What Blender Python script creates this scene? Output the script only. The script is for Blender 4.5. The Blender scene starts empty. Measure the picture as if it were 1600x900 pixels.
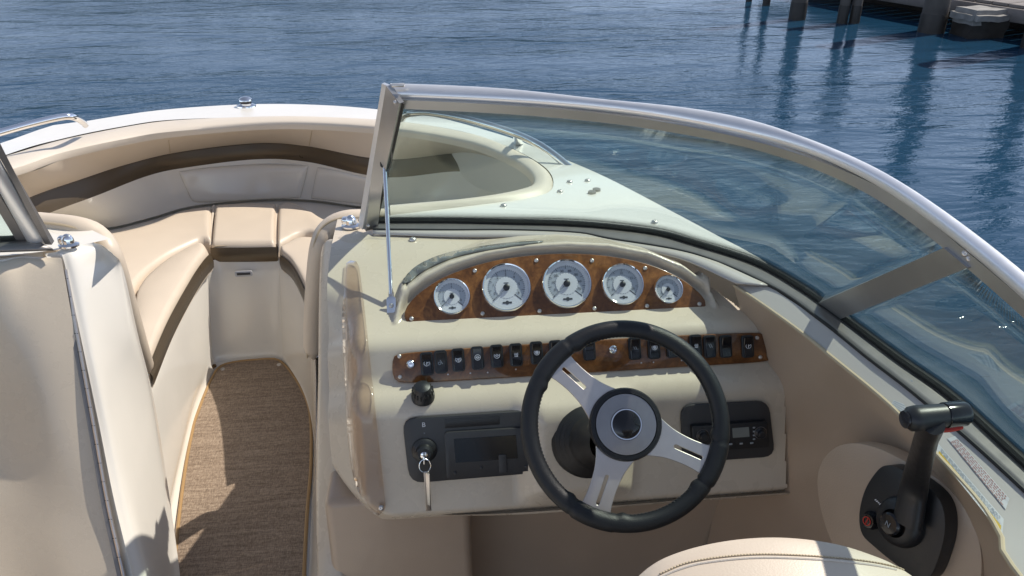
import bpy, bmesh, math, random
from math import sin, cos, pi, radians, sqrt, tan, atan2, exp
from mathutils import Vector as V, Matrix as M
from mathutils.bvhtree import BVHTree
from mathutils import noise
from mathutils.geometry import delaunay_2d_cdt
random.seed(4)
SC = bpy.context.scene
COL = SC.collection
# ------------------------------------------------------------------ camera
F_PX, PITCH, YAW, EYE = 1250.0, radians(28), radians(5.8), V((0, 0, 1.75))
cd = bpy.data.cameras.new('camera'); cam = bpy.data.objects.new('camera', cd); COL.objects.link(cam)
cd.sensor_width = 36; cd.lens = 36 * F_PX / 1600; cd.clip_start = .02; cd.clip_end = 3000
cam.location = EYE; cam.rotation_euler = (pi / 2 - PITCH, 0, -YAW)
SC.camera = cam
# ------------------------------------------------------------------ light
SUN_AZ, SUN_EL = radians(66), radians(52)      # azimuth to the right of the bow
w = bpy.data.worlds.new('World'); SC.world = w; w.use_nodes = True
nt = w.node_tree; sky = nt.nodes.new('ShaderNodeTexSky'); sky.sky_type = 'NISHITA'; sky.sun_disc = False
sky.sun_elevation = SUN_EL; sky.sun_rotation = SUN_AZ; sky.air_density = .5; sky.dust_density = 0; sky.ozone_density = 1.0
bg = nt.nodes['Background']; hs_ = nt.nodes.new('ShaderNodeHueSaturation'); hs_.inputs['Saturation'].default_value = .62; nt.links.new(sky.outputs[0], hs_.inputs['Color']); nt.links.new(hs_.outputs[0], bg.inputs[0]); bg.inputs[1].default_value = .15
sl = bpy.data.lights.new('sun', 'SUN'); sl.energy = 3.3; sl.angle = radians(.55); sl.color = (1, .93, .83)
so = bpy.data.objects.new('sun', sl); COL.objects.link(so)
SUND = V((sin(SUN_AZ) * cos(SUN_EL), cos(SUN_AZ) * cos(SUN_EL), sin(SUN_EL)))
so.rotation_euler = SUND.to_track_quat('Z', 'Y').to_euler(); so.location = (4, 4, 8)
SC.view_settings.view_transform = 'Standard'; SC.view_settings.look = 'None'
SC.view_settings.exposure = .52; SC.view_settings.gamma = 1
# ------------------------------------------------------------------ measuring: sight line of a photo point met with a level / plane of the place
FW = V((sin(YAW) * cos(PITCH), cos(YAW) * cos(PITCH), -sin(PITCH))); RT = V((cos(YAW), -sin(YAW), 0)); UP = RT.cross(FW)
def ray(px, py): return FW + RT * ((px - 800) / F_PX) - UP * ((py - 450) / F_PX)
def Z(px, py, z): d = ray(px, py); return EYE + d * ((z - EYE.z) / d.z)
def Y(px, py, y): d = ray(px, py); return EYE + d * (y / d.y)
def X(px, py, x): d = ray(px, py); return EYE + d * (x / d.x)
def D(px, py, t): return EYE + ray(px, py) * t
def PL(px, py, o, n): d = ray(px, py); return EYE + d * ((o - EYE).dot(n) / d.dot(n))
# ------------------------------------------------------------------ materials
def mat(name, col, rough=.4, metal=0, coat=0, bump=0, bscale=200, var=0, vscale=3, spec=.5, dirt=0):
    m = bpy.data.materials.new(name); m.use_nodes = True; t = m.node_tree; b = t.nodes['Principled BSDF']
    b.inputs['Base Color'].default_value = (*col, 1); b.inputs['Roughness'].default_value = rough
    b.inputs['Metallic'].default_value = metal; b.inputs['Coat Weight'].default_value = coat; b.inputs['Coat Roughness'].default_value = .06
    b.inputs['Specular IOR Level'].default_value = spec
    tc = t.nodes.new('ShaderNodeTexCoord')
    if var:
        n = t.nodes.new('ShaderNodeTexNoise'); n.inputs['Scale'].default_value = vscale; n.inputs['Detail'].default_value = 6
        t.links.new(tc.outputs['Object'], n.inputs['Vector'])
        r = t.nodes.new('ShaderNodeMapRange'); r.inputs[1].default_value = .3; r.inputs[2].default_value = .7
        r.inputs[3].default_value = 1 - var; r.inputs[4].default_value = 1 + var * .6
        t.links.new(n.outputs['Fac'], r.inputs[0])
        mx = t.nodes.new('ShaderNodeMix'); mx.data_type = 'RGBA'; mx.blend_type = 'MULTIPLY'; mx.inputs[0].default_value = 1
        mx.inputs[6].default_value = (*col, 1); t.links.new(r.outputs[0], mx.inputs[7]); t.links.new(mx.outputs[2], b.inputs['Base Color'])
        r2 = t.nodes.new('ShaderNodeMapRange'); r2.inputs[3].default_value = max(0, rough - .08); r2.inputs[4].default_value = rough + .1
        n2 = t.nodes.new('ShaderNodeTexNoise'); n2.inputs['Scale'].default_value = vscale * 4; n2.inputs['Detail'].default_value = 8
        t.links.new(tc.outputs['Object'], n2.inputs['Vector']); t.links.new(n2.outputs['Fac'], r2.inputs[0]); t.links.new(r2.outputs[0], b.inputs['Roughness'])
    if bump:
        n = t.nodes.new('ShaderNodeTexNoise'); n.inputs['Scale'].default_value = bscale; n.inputs['Detail'].default_value = 4
        t.links.new(tc.outputs['Object'], n.inputs['Vector'])
        bp = t.nodes.new('ShaderNodeBump'); bp.inputs['Strength'].default_value = bump; bp.inputs['Distance'].default_value = .002
        t.links.new(n.outputs['Fac'], bp.inputs['Height']); t.links.new(bp.outputs[0], b.inputs['Normal'])
    return m
WHITE = mat('white gelcoat', (.80, .762, .69), .16, coat=.3, var=.05, vscale=2.5)
DECK = mat('deck gelcoat', (.82, .79, .73), .2, coat=.25, var=.04, vscale=3)
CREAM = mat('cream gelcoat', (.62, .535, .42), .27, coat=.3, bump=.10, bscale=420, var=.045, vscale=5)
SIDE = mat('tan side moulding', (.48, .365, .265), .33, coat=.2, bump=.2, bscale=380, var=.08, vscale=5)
VINYL = mat('tan vinyl', (.66, .56, .445), .42, bump=.12, bscale=420, var=.05, vscale=5)
VINYLD = mat('beige vinyl', (.68, .60, .50), .4, bump=.25, bscale=420, var=.05, vscale=5)
PIPE = mat('tan piping', (.52, .42, .28), .45)
BRONZE = mat('bronze vinyl', (.11, .082, .052), .3, metal=.35, bump=.2, bscale=420, var=.08)
ALU = mat('brushed aluminium', (.86, .86, .86), .34, metal=.7, var=.03, vscale=12)
ALUD = mat('dark anodised aluminium', (.25, .235, .225), .42, metal=.6, var=.06, vscale=12)
CHROME = mat('polished steel', (.86, .86, .86), .07, metal=1)
STEEL = mat('satin steel', (.64, .60, .56), .33, metal=.85, var=.05, vscale=30)
BLACK = mat('black plastic', (.018, .019, .021), .38, bump=.1, bscale=900, var=.1, vscale=20)
GLOSSB = mat('glossy black plastic', (.012, .012, .014), .14)
RUBBER = mat('black rubber', (.012, .012, .012), .55)
LEATHER = mat('black leather', (.014, .015, .017), .40, spec=.38, bump=.35, bscale=700, var=.12, vscale=25)
PANEL = mat('charcoal plastic panel', (.04, .04, .042), .42, bump=.15, bscale=900, var=.06, vscale=12)
DIAL = mat('silver dial', (.72, .74, .76), .32, var=.03, vscale=20)
DIAL2 = mat('grey dial ring', (.46, .50, .54), .3, var=.04, vscale=20)
INK = mat('dark printing', (.05, .055, .06), .5)
INKW = mat('white printing', (.72, .74, .76), .5)
INKG = mat('pale grey printing', (.30, .33, .36), .5)
RED = mat('red plastic', (.45, .02, .012), .35)
STICK = mat('white sticker', (.55, .55, .56), .35, var=.04)
YELLOW = mat('yellow sticker print', (.55, .38, .05), .4)
REDINK = mat('red sticker print', (.40, .16, .12), .5)
LCD = mat('grey display', (.20, .22, .21), .2)
COAMM = mat('pearl grey gelcoat', (.50, .465, .435), .2, coat=.3, var=.05)
HUBM = mat('dark brushed hub', (.36, .35, .345), .32, metal=.9, var=.08, vscale=40)
MIDM = mat('grey satin aluminium', (.45, .45, .45), .33, metal=.85, var=.05, vscale=12)
INLAY = mat('grey green smoked inlay', (.19, .195, .175), .2, coat=.5, var=.05, vscale=20)
HELMF = mat('brown cockpit flooring', (.16, .11, .075), .7, bump=.5, bscale=500, var=.15)
DARKIN = mat('dark inner cloth', (.05, .04, .035), .7)
BIND = mat('mat binding', (.36, .22, .09), .5)
ROPEC = mat('brown knot', (.14, .08, .03), .7)
HULL = mat('hull side gelcoat', (.7, .69, .66), .2, coat=.3)
ACRYL = bpy.data.materials.new('tinted acrylic'); ACRYL.use_nodes = True
def see(m, tint, fr=1.45, rough=.02, body=0, bodycol=(.5, .5, .5)):
    t = m.node_tree; t.nodes.clear(); o = t.nodes.new('ShaderNodeOutputMaterial')
    tr = t.nodes.new('ShaderNodeBsdfTransparent'); tr.inputs[0].default_value = (*tint, 1)
    gl = t.nodes.new('ShaderNodeBsdfGlossy'); gl.inputs['Roughness'].default_value = rough; gl.inputs[0].default_value = (1, 1, 1, 1)
    lw = t.nodes.new('ShaderNodeLayerWeight'); lw.inputs[0].default_value = .5
    pw = t.nodes.new('ShaderNodeMath'); pw.operation = 'POWER'; t.links.new(lw.outputs['Facing'], pw.inputs[0]); pw.inputs[1].default_value = 4.5
    f = t.nodes.new('ShaderNodeMapRange'); f.inputs[3].default_value = fr; f.inputs[4].default_value = .9; t.links.new(pw.outputs[0], f.inputs[0])
    mx = t.nodes.new('ShaderNodeMixShader'); t.links.new(f.outputs[0], mx.inputs[0])
    src = tr.outputs[0]
    if body:
        df = t.nodes.new('ShaderNodeBsdfDiffuse'); df.inputs[0].default_value = (*bodycol, 1)
        m2 = t.nodes.new('ShaderNodeMixShader'); m2.inputs[0].default_value = body
        t.links.new(tr.outputs[0], m2.inputs[1]); t.links.new(df.outputs[0], m2.inputs[2]); src = m2.outputs[0]
    t.links.new(src, mx.inputs[1]); t.links.new(gl.outputs[0], mx.inputs[2]); t.links.new(mx.outputs[0], o.inputs[0])
see(ACRYL, (.93, .88, .84), .03, .05, .06, (.4, .36, .32))
GLASS = bpy.data.materials.new('green tinted windscreen'); GLASS.use_nodes = True; see(GLASS, (.89, .962, .932), .022, .015, .02, (.45, .5, .46))
LENS = bpy.data.materials.new('gauge lens'); LENS.use_nodes = True; see(LENS, (.97, .97, .97), .03, .06)

def wood():
    m = bpy.data.materials.new('burl walnut'); m.use_nodes = True; t = m.node_tree; b = t.nodes['Principled BSDF']
    tc = t.nodes.new('ShaderNodeTexCoord')
    n1 = t.nodes.new('ShaderNodeTexNoise'); n1.inputs['Scale'].default_value = 9; n1.inputs['Detail'].default_value = 8; n1.inputs['Distortion'].default_value = 1.8; n1.inputs['Roughness'].default_value = .65
    t.links.new(tc.outputs['Object'], n1.inputs['Vector'])
    n2 = t.nodes.new('ShaderNodeTexNoise'); n2.inputs['Scale'].default_value = 38; n2.inputs['Detail'].default_value = 6; n2.inputs['Distortion'].default_value = 3
    t.links.new(tc.outputs['Object'], n2.inputs['Vector'])
    a = t.nodes.new('ShaderNodeMix'); a.data_type = 'FLOAT'; a.inputs[0].default_value = .3
    t.links.new(n1.outputs['Fac'], a.inputs[2]); t.links.new(n2.outputs['Fac'], a.inputs[3])
    r = t.nodes.new('ShaderNodeValToRGB'); e = r.color_ramp.elements
    e[0].position = .30; e[0].color = (.06, .022, .006, 1); e[1].position = .70; e[1].color = (.34, .145, .04, 1)
    x = e.new(.46); x.color = (.14, .053, .014, 1); x = e.new(.55); x.color = (.21, .084, .023, 1)
    t.links.new(a.outputs[0], r.inputs[0]); t.links.new(r.outputs[0], b.inputs['Base Color'])
    b.inputs['Roughness'].default_value = .3; b.inputs['Coat Weight'].default_value = .55; b.inputs['Coat Roughness'].default_value = .05; b.inputs['Specular IOR Level'].default_value = .3
    return m
WOOD = wood()
def carpet():
    m = bpy.data.materials.new('woven vinyl flooring'); m.use_nodes = True; t = m.node_tree; b = t.nodes['Principled BSDF']
    tc = t.nodes.new('ShaderNodeTexCoord'); outs = []
    for sx, sy in ((60, 650), (650, 90), (8, 110)):
        mp = t.nodes.new('ShaderNodeMapping'); mp.inputs['Scale'].default_value = (sx, sy, 50)
        n = t.nodes.new('ShaderNodeTexNoise'); n.inputs['Scale'].default_value = 1; n.inputs['Detail'].default_value = 3
        t.links.new(tc.outputs['Object'], mp.inputs[0]); t.links.new(mp.outputs[0], n.inputs['Vector']); outs.append(n.outputs['Fac'])
    a = t.nodes.new('ShaderNodeMath'); a.operation = 'ADD'; t.links.new(outs[0], a.inputs[0]); t.links.new(outs[1], a.inputs[1])
    a2 = t.nodes.new('ShaderNodeMath'); a2.operation = 'MULTIPLY_ADD'; t.links.new(outs[2], a2.inputs[0]); a2.inputs[1].default_value = .6; t.links.new(a.outputs[0], a2.inputs[2])
    r = t.nodes.new('ShaderNodeValToRGB'); r.color_ramp.interpolation = 'LINEAR'; e = r.color_ramp.elements
    mr = t.nodes.new('ShaderNodeMapRange'); mr.inputs[1].default_value = .95; mr.inputs[2].default_value = 1.65; t.links.new(a2.outputs[0], mr.inputs[0])
    e[0].position = .1; e[0].color = (.15, .102, .066, 1); e[1].position = .9; e[1].color = (.43, .33, .24, 1); x = e.new(.5); x.color = (.27, .197, .138, 1)
    t.links.new(mr.outputs[0], r.inputs[0]); t.links.new(r.outputs[0], b.inputs['Base Color'])
    bp = t.nodes.new('ShaderNodeBump'); bp.inputs['Strength'].default_value = .7; bp.inputs['Distance'].default_value = .003
    t.links.new(a.outputs[0], bp.inputs['Height']); t.links.new(bp.outputs[0], b.inputs['Normal']); b.inputs['Roughness'].default_value = .6
    return m
CARPET = carpet()
def water_mat():
    m = bpy.data.materials.new('water'); m.use_nodes = True; t = m.node_tree; b = t.nodes['Principled BSDF']
    b.inputs['Base Color'].default_value = (.012, .050, .098, 1); b.inputs['Roughness'].default_value = .09; b.inputs['Specular IOR Level'].default_value = .5; b.inputs['IOR'].default_value = 1.33
    tc = t.nodes.new('ShaderNodeTexCoord'); prev = None
    gmp = t.nodes.new('ShaderNodeMapping'); gmp.inputs['Scale'].default_value = (.16, .5, 1); gmp.inputs['Rotation'].default_value = (0, 0, .25)
    gn = t.nodes.new('ShaderNodeTexNoise'); gn.inputs['Scale'].default_value = 1; gn.inputs['Detail'].default_value = 3
    t.links.new(tc.outputs['Object'], gmp.inputs[0]); t.links.new(gmp.outputs[0], gn.inputs['Vector'])
    gm = t.nodes.new('ShaderNodeMapRange'); gm.inputs[1].default_value = .35; gm.inputs[2].default_value = .65; gm.inputs[3].default_value = .30; gm.inputs[4].default_value = .95
    t.links.new(gn.outputs['Fac'], gm.inputs[0])
    def lay(rot, sx, sy, det, dist, strength, prev):
        mp = t.nodes.new('ShaderNodeMapping'); mp.inputs['Rotation'].default_value = (0, 0, rot); mp.inputs['Scale'].default_value = (sx, sy, 1)
        n = t.nodes.new('ShaderNodeTexNoise'); n.inputs['Scale'].default_value = 1; n.inputs['Detail'].default_value = det; n.inputs['Distortion'].default_value = .4
        t.links.new(tc.outputs['Object'], mp.inputs[0]); t.links.new(mp.outputs[0], n.inputs['Vector'])
        bp = t.nodes.new('ShaderNodeBump'); bp.inputs['Distance'].default_value = dist; bp.inputs['Strength'].default_value = strength
        t.links.new(n.outputs['Fac'], bp.inputs['Height'])
        t.links.new(gm.outputs[0], bp.inputs['Strength'])
        if prev: t.links.new(prev, bp.inputs['Normal'])
        return bp.outputs[0]
    prev = lay(.15, .8, 2.0, 3, .075, .7, prev)
    prev = lay(-.2, 3.5, 10, 4, .012, .8, prev)
    prev = lay(.3, 14, 30, 3, .005, .8, prev)
    t.links.new(prev, b.inputs['Normal'])
    return m
WATER = water_mat()
WET_OR_SHADE = mat('wet timber and dark shade backing', (.035, .03, .026), .5, bump=.6, bscale=30, var=.35, vscale=6)
PILE = mat('weathered piling timber', (.10, .088, .078), .7, bump=.8, bscale=25, var=.35, vscale=5)
PLANK = mat('grey dock boards', (.22, .195, .18), .7, bump=.5, bscale=40, var=.25, vscale=5)
CONC = mat('pale worn block', (.30, .29, .275), .8, bump=.8, bscale=20, var=.3, vscale=8)
# ------------------------------------------------------------------ building helpers
def link(name, me, m, parent=None, smooth=True, kind=None, lab=None):
    o = bpy.data.objects.new(name, me); COL.objects.link(o)
    if m and not me.materials: me.materials.append(m)
    if smooth:
        for p in me.polygons: p.use_smooth = True
    if parent: o.parent = parent
    if kind: o['kind'] = kind
    if lab: o['label'] = lab
    return o
def tag(o, label, cat, group=None):
    o['label'] = label; o['category'] = cat
    if group: o['group'] = group
    return o
def thing(name, label, cat, group=None):
    o = bpy.data.objects.new(name, None); COL.objects.link(o); o.empty_display_size = .05
    return tag(o, label, cat, group)
def finish(bm, name, m, parent=None, smooth=True, sharp=40, **k):
    bmesh.ops.remove_doubles(bm, verts=bm.verts, dist=1e-6)
    bmesh.ops.recalc_face_normals(bm, faces=bm.faces)
    if smooth:
        for e in bm.edges:
            if len(e.link_faces) == 2 and e.calc_face_angle(0) > radians(sharp): e.smooth = False
    me = bpy.data.meshes.new(name); bm.to_mesh(me); bm.free()
    return link(name, me, m, parent, smooth, **k)
def cr(pts, n, closed=False):
    """n samples at equal arc length of the smooth curve through pts"""
    pts = [V(p) for p in pts]; N = len(pts); out = []; segs = N if closed else N - 1
    g = (lambda i: pts[i % N]) if closed else (lambda i: pts[i] if 0 <= i < N else (pts[0] * 2 - pts[1] if i < 0 else pts[-1] * 2 - pts[-2]))
    for i in range(segs):
        a, b, c, d = g(i - 1), g(i), g(i + 1), g(i + 2)
        for k in range(12):
            t = k / 12
            out.append(.5 * ((2 * b) + (c - a) * t + (2 * a - 5 * b + 4 * c - d) * t * t + (3 * b - a - 3 * c + d) * t ** 3))
    out.append(g(segs) if closed else pts[-1])
    L = [0]
    for i in range(1, len(out)): L.append(L[-1] + (out[i] - out[i - 1]).length)
    res = []; j = 0; tot = L[-1]
    for k in range(n):
        s = tot * k / (n if closed else n - 1)
        while j < len(L) - 2 and L[j + 1] < s: j += 1
        d = L[j + 1] - L[j]; res.append(out[j].lerp(out[j + 1], (s - L[j]) / d if d > 1e-9 else 0))
    return res
def grid(bm, rows, closed=False):
    vs = [[bm.verts.new(p) for p in r] for r in rows]
    for i in range(len(vs) - 1):
        n = len(vs[i])
        for j in range(n if closed else n - 1):
            try: bm.faces.new((vs[i][j], vs[i][(j + 1) % n], vs[i + 1][(j + 1) % n], vs[i + 1][j]))
            except ValueError: pass
    return vs
def loft(name, rows, m, parent=None, n=60, k=6, smooth_across=True, thick=0, **kw):
    R = [cr(r, n) for r in rows]
    if smooth_across and len(R) > 2:
        cols = [cr([r[i] for r in R], (len(R) - 1) * k + 1) for i in range(n)]
    else:
        cols = []
        for i in range(n):
            c = []
            for a in range(len(R) - 1):
                for q in range(k): c.append(R[a][i].lerp(R[a + 1][i], q / k))
            c.append(R[-1][i]); cols.append(c)
    bm = bmesh.new(); grid(bm, cols)
    o = finish(bm, name, m, parent, sharp=50, **kw)
    if thick:
        md = o.modifiers.new('s', 'SOLIDIFY'); md.thickness = thick; md.offset = -1
    return o
def tube(name, pts, r, m, parent=None, n=10, closed=False, samples=None, bm=None, **kw):
    P = cr(pts, samples or max(8, len(pts) * 8), closed); own = bm is None
    if own: bm = bmesh.new()
    rows = []; N = len(P); ref = V((0.123, .31, 1)).normalized(); a = None
    for i, p in enumerate(P):
        T = ((P[(i + 1) % N] if closed or i < N - 1 else p) - (P[i - 1] if closed or i > 0 else p)).normalized()
        if a is None: a = T.cross(ref).normalized()
        a = (a - T * a.dot(T)).normalized(); b = T.cross(a)
        rr = r(i / (N - 1)) if callable(r) else r
        rows.append([p + a * (rr * cos(2 * pi * q / n)) + b * (rr * sin(2 * pi * q / n)) for q in range(n)])
    if closed: rows.append(rows[0])
    vs = grid(bm, rows, True)
    if not closed: bm.faces.new(vs[0]); bm.faces.new(vs[-1])
    if own: return finish(bm, name, m, parent, **kw)
def frame_of(o, n, up=V((0, 0, 1))):
    """matrix with local z along n, local y as near up as possible"""
    n = n.normalized(); x = up.cross(n)
    if x.length < 1e-4: x = V((1, 0, 0))
    x.normalize(); y = n.cross(x)
    return M(((x.x, y.x, n.x, o.x), (x.y, y.y, n.y, o.y), (x.z, y.z, n.z, o.z), (0, 0, 0, 1)))
def lathe(name, prof, mx, m, parent=None, n=40, bm=None, **kw):
    own = bm is None
    if own: bm = bmesh.new()
    rows = [[mx @ V((r * cos(2 * pi * q / n), r * sin(2 * pi * q / n), z)) for q in range(n)] for r, z in prof]
    vs = grid(bm, rows, True)
    if prof[0][0] > 1e-6 and kw.pop('capa', False): bm.faces.new(vs[0])
    if own: return finish(bm, name, m, parent, **kw)
def inside(p, poly):
    x, y = p[0], p[1]; c = False; j = len(poly) - 1
    for i in range(len(poly)):
        a, b = poly[i], poly[j]
        if (a[1] > y) != (b[1] > y) and x < (b[0] - a[0]) * (y - a[1]) / (b[1] - a[1]) + a[0]: c = not c
        j = i
    return c
def cdt(loops, extra=()):
    vs, es = [], []
    for L in loops:
        s = len(vs); vs += [V((p[0], p[1])) for p in L]; es += [(s + i, s + (i + 1) % len(L)) for i in range(len(L))]
    vs += [V((p[0], p[1])) for p in extra]
    r = delaunay_2d_cdt(vs, es, [], 0, 1e-6)
    co, fs = r[0], r[2]; out = []
    for f in fs:
        c = sum((co[i] for i in f), V((0, 0))) / len(f)
        if inside(c, loops[0]) and not any(inside(c, h) for h in loops[1:]): out.append(list(f))
    return co, out
def plate(name, outer, mx, th, m, parent=None, holes=(), bev=0, seg=2, bm=None, **kw):
    """flat piece of thickness th standing on z=0 of mx, outline in metres"""
    co, fs = cdt([outer, *holes]); own = bm is None; b = bmesh.new()
    lo = [b.verts.new((c[0], c[1], 0)) for c in co]
    F = []
    for f in fs:
        try: F.append(b.faces.new([lo[i] for i in f]))
        except ValueError: pass
    r = bmesh.ops.extrude_face_region(b, geom=F)
    up = [g for g in r['geom'] if isinstance(g, bmesh.types.BMVert)]
    for v in up: v.co.z += th
    bmesh.ops.recalc_face_normals(b, faces=b.faces)
    if bev:
        ups = set(up); es = [e for e in b.edges if e.verts[0] in ups and e.verts[1] in ups and len(e.link_faces) == 2 and e.calc_face_angle(0) > 1]
        bmesh.ops.bevel(b, geom=es, offset=bev, segments=seg, profile=.5, affect='EDGES', clamp_overlap=True)
    b.transform(mx)
    if own: return finish(b, name, m, parent, sharp=35, **kw)
    me = bpy.data.meshes.new('tmp'); b.to_mesh(me); b.free(); bm.from_mesh(me); bpy.data.meshes.remove(me)
def rrect(w, h, r, n=5, cx=0, cy=0):
    out = []
    for sx, sy, a0 in ((1, 1, 0), (-1, 1, 90), (-1, -1, 180), (1, -1, 270)):
        for k in range(n + 1):
            a = radians(a0 + 90 * k / n); out.append((cx + sx * (w / 2 - r) + r * cos(a), cy + sy * (h / 2 - r) + r * sin(a)))
    return out
def circ(r, n=24, cx=0, cy=0): return [(cx + r * cos(2 * pi * k / n), cy + r * sin(2 * pi * k / n)) for k in range(n)]
def box(bm, mx, sx, sy, sz, bev=0, seg=2):
    b = bmesh.new(); bmesh.ops.create_cube(b, size=1, matrix=M.Diagonal((sx, sy, sz, 1)))
    if bev: bmesh.ops.bevel(b, geom=list(b.edges), offset=bev, segments=seg, affect='EDGES', profile=.5)
    b.transform(mx); me = bpy.data.meshes.new('tmp'); b.to_mesh(me); b.free(); bm.from_mesh(me); bpy.data.meshes.remove(me)
def boxo(name, mx, s, bev, m, parent, seg=2, **kw):
    bm = bmesh.new(); box(bm, mx, *s, bev, seg); return finish(bm, name, m, parent, sharp=50, **kw)
def sheet(name, outer, holes, zf, m, parent=None, res=.05, **kw):
    xs = [p[0] for p in outer]; ys = [p[1] for p in outer]; ex = []
    x = min(xs)
    while x < max(xs):
        y = min(ys)
        while y < max(ys):
            q = (x + random.uniform(-.1, .1) * res, y + random.uniform(-.1, .1) * res)
            if inside(q, outer) and not any(inside(q, h) for h in holes): ex.append(q)
            y += res
        x += res
    co, fs = cdt([outer, *holes], ex); bm = bmesh.new(); vs = [bm.verts.new((c[0], c[1], zf(c[0], c[1]))) for c in co]
    for f in fs:
        try: bm.faces.new([vs[i] for i in f])
        except ValueError: pass
    return finish(bm, name, m, parent, sharp=80, **kw)
def text(name, s, size, mx, m, parent, th=.0006, align='CENTER', **kw):
    c = bpy.data.curves.new(name, 'FONT'); c.body = s; c.size = size; c.extrude = th; c.align_x = align; c.align_y = 'CENTER'; c.resolution_u = 2
    o = bpy.data.objects.new('t', c); COL.objects.link(o)
    dg = bpy.context.evaluated_depsgraph_get(); me = bpy.data.meshes.new_from_object(o.evaluated_get(dg))
    bpy.data.objects.remove(o); me.transform(mx); me.materials.clear(); me.materials.append(m)
    return link(name, me, m, parent, False, **kw)
def pad(name, A, B, th, r, m, parent=None, n=40, q=16, up=V((0, 0, 1)), crown=.0, ends=(1, 1), sides=(1, 1), **kw):
    """upholstered pad between two long edge curves; rounded over radius r at its rim"""
    A = cr(A, n * 2); B = cr(B, n * 2)
    L = sum((A[i + 1] - A[i]).length + (B[i + 1] - B[i]).length for i in range(len(A) - 1)) / 2
    def warp(k, n):    # denser near both ends
        t = k / (n - 1); return .5 - .5 * cos(pi * t)
    rows = []
    def g(d):
        d = min(max(d, 0), 1); return sqrt(max(0, 1 - (1 - d) ** 2))
    for i in range(n):
        t = warp(i, n); fi = t * (len(A) - 1); k = min(int(fi), len(A) - 2); fr = fi - k
        a = A[k].lerp(A[k + 1], fr); b = B[k].lerp(B[k + 1], fr); W = (b - a).length
        row = []
        for j in range(q):
            s = warp(j, q); e = min(1e9 if not sides[0] else s * W / r, 1e9 if not sides[1] else (1 - s) * W / r)
            e2 = min(1e9 if not ends[0] else t * L / r, 1e9 if not ends[1] else (1 - t) * L / r)
            h = th * g(e) * g(e2) + crown * sin(pi * s) * min(1, e2)
            row.append(a.lerp(b, s) + up * h)
        rows.append(row)
    bm = bmesh.new(); vs = grid(bm, rows)
    # skirt and base
    rim = [vs[0][j] for j in range(q)] + [vs[i][-1] for i in range(1, n)] + [vs[-1][j] for j in range(q - 2, -1, -1)] + [vs[i][0] for i in range(n - 2, 0, -1)]
    lo = [bm.verts.new(v.co - up * .02) for v in rim]
    for i in range(len(rim)):
        j = (i + 1) % len(rim); bm.faces.new((rim[i], rim[j], lo[j], lo[i]))
    return finish(bm, name, m, parent, sharp=75, **kw)
SCREWS = {}
def screw(par, p, n, r=.0045, m=None, name='screw'):
    """one domed screw, an object of its own that shares its mesh with its like"""
    m = m or STEEL; key = (m.name, name)
    if key not in SCREWS:
        bm = bmesh.new(); lathe('', [(1.05, -.22), (1, .22), (.6, .49), (.33, .53), (0, .27)], M.Identity(4), None, n=10, bm=bm)
        me = bpy.data.meshes.new(name); bm.to_mesh(me); bm.free(); me.materials.append(m)
        for q in me.polygons: q.use_smooth = True
        SCREWS[key] = me
    o = bpy.data.objects.new(name, SCREWS[key]); COL.objects.link(o); o.matrix_world = frame_of(p, n) @ M.Scale(r, 4)
    o.parent = par; o.matrix_parent_inverse = par.matrix_world.inverted(); return o
# ================================================================== WATER AND ADDED UNSEEN SHORE
WL = -.32
bm = bmesh.new()
R = [0.5, 1, 2, 4, 7, 12, 20, 35, 60, 120, 300, 900, 2500]
grid(bm, [[V((r * cos(2 * pi * k / 48), r * sin(2 * pi * k / 48), WL)) for k in range(48)] for r in R], True)
finish(bm, 'water', WATER, None, kind='structure')

ADDED_SHORE = mat('added shore out of view', (.045, .065, .06), .9, var=.4, vscale=.08)  # wooded shore added out of view to dim the horizon reflected in the water
rows = []
for k in range(181):
    a = radians(-75 + 150 * k / 180); r0 = 105 + 8 * sin(a * 5)
    h = 11 + 6 * noise.noise(V((a * 6, 0, 3))) + 3.5 * noise.noise(V((a * 30, 2, 0))) + 1.5 * noise.noise(V((a * 90, 5, 0)))
    d = V((sin(a), cos(a), 0)); rows.append([d * r0 + V((0, 0, WL - .5)), d * (r0 + 3) + V((0, 0, h * .5)), d * (r0 + 7) + V((0, 0, h * .85)), d * (r0 + 14) + V((0, 0, h)), d * (r0 + 60) + V((0, 0, h * .6)), d * (r0 + 90) + V((0, 0, WL - 1))])
bm = bmesh.new(); grid(bm, rows); finish(bm, 'added_shore', ADDED_SHORE, None, kind='structure')

BX = -.63                                    # the boat's centre line
boat = thing('motorboat', 'white bowrider motorboat with cream dashboard, curved windscreen and open bow seating', 'boat')
boat.location = (BX, 0, WL)
bpy.context.view_layer.update()
def own(o, parent=None):
    """parent without moving"""
    p = parent or boat
    o.parent = p; o.matrix_parent_inverse = p.matrix_world.inverted(); return o
def zdeck(x, y):
    a = min(1, max(0, (3.25 - y) / 1.45)); a = a * a * (3 - 2 * a)
    return .80 + .155 * a
def on(px, py, zf=zdeck, dz=0):
    z = .9
    for _ in range(30): p = Z(px, py, z); z = zf(p.x, p.y) + dz
    return Z(px, py, z)
def mir(p): return V((2 * BX - p.x, p.y, p.z))
hull_sb = [on(*p) for p in [(600, 172), (700, 187), (800, 216), (877, 247), (1000, 304), (1100, 357), (1190, 405)]]
hull_bow = [on(*p) for p in [(60, 203), (130, 190), (250, 172), (385, 163), (500, 164)]]
hull_sb += [Z(*p, .975) + V((.016, 0, 0)) for p in [(1250, 448), (1317, 495), (1404, 560), (1491, 622), (1600, 721)]] + [V((.90, .3, .94)), V((.915, -1.2, .93))]
hp = [mir(V((.72, 1.9, .95))), mir(V((.62, 2.2, .93)))]
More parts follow.
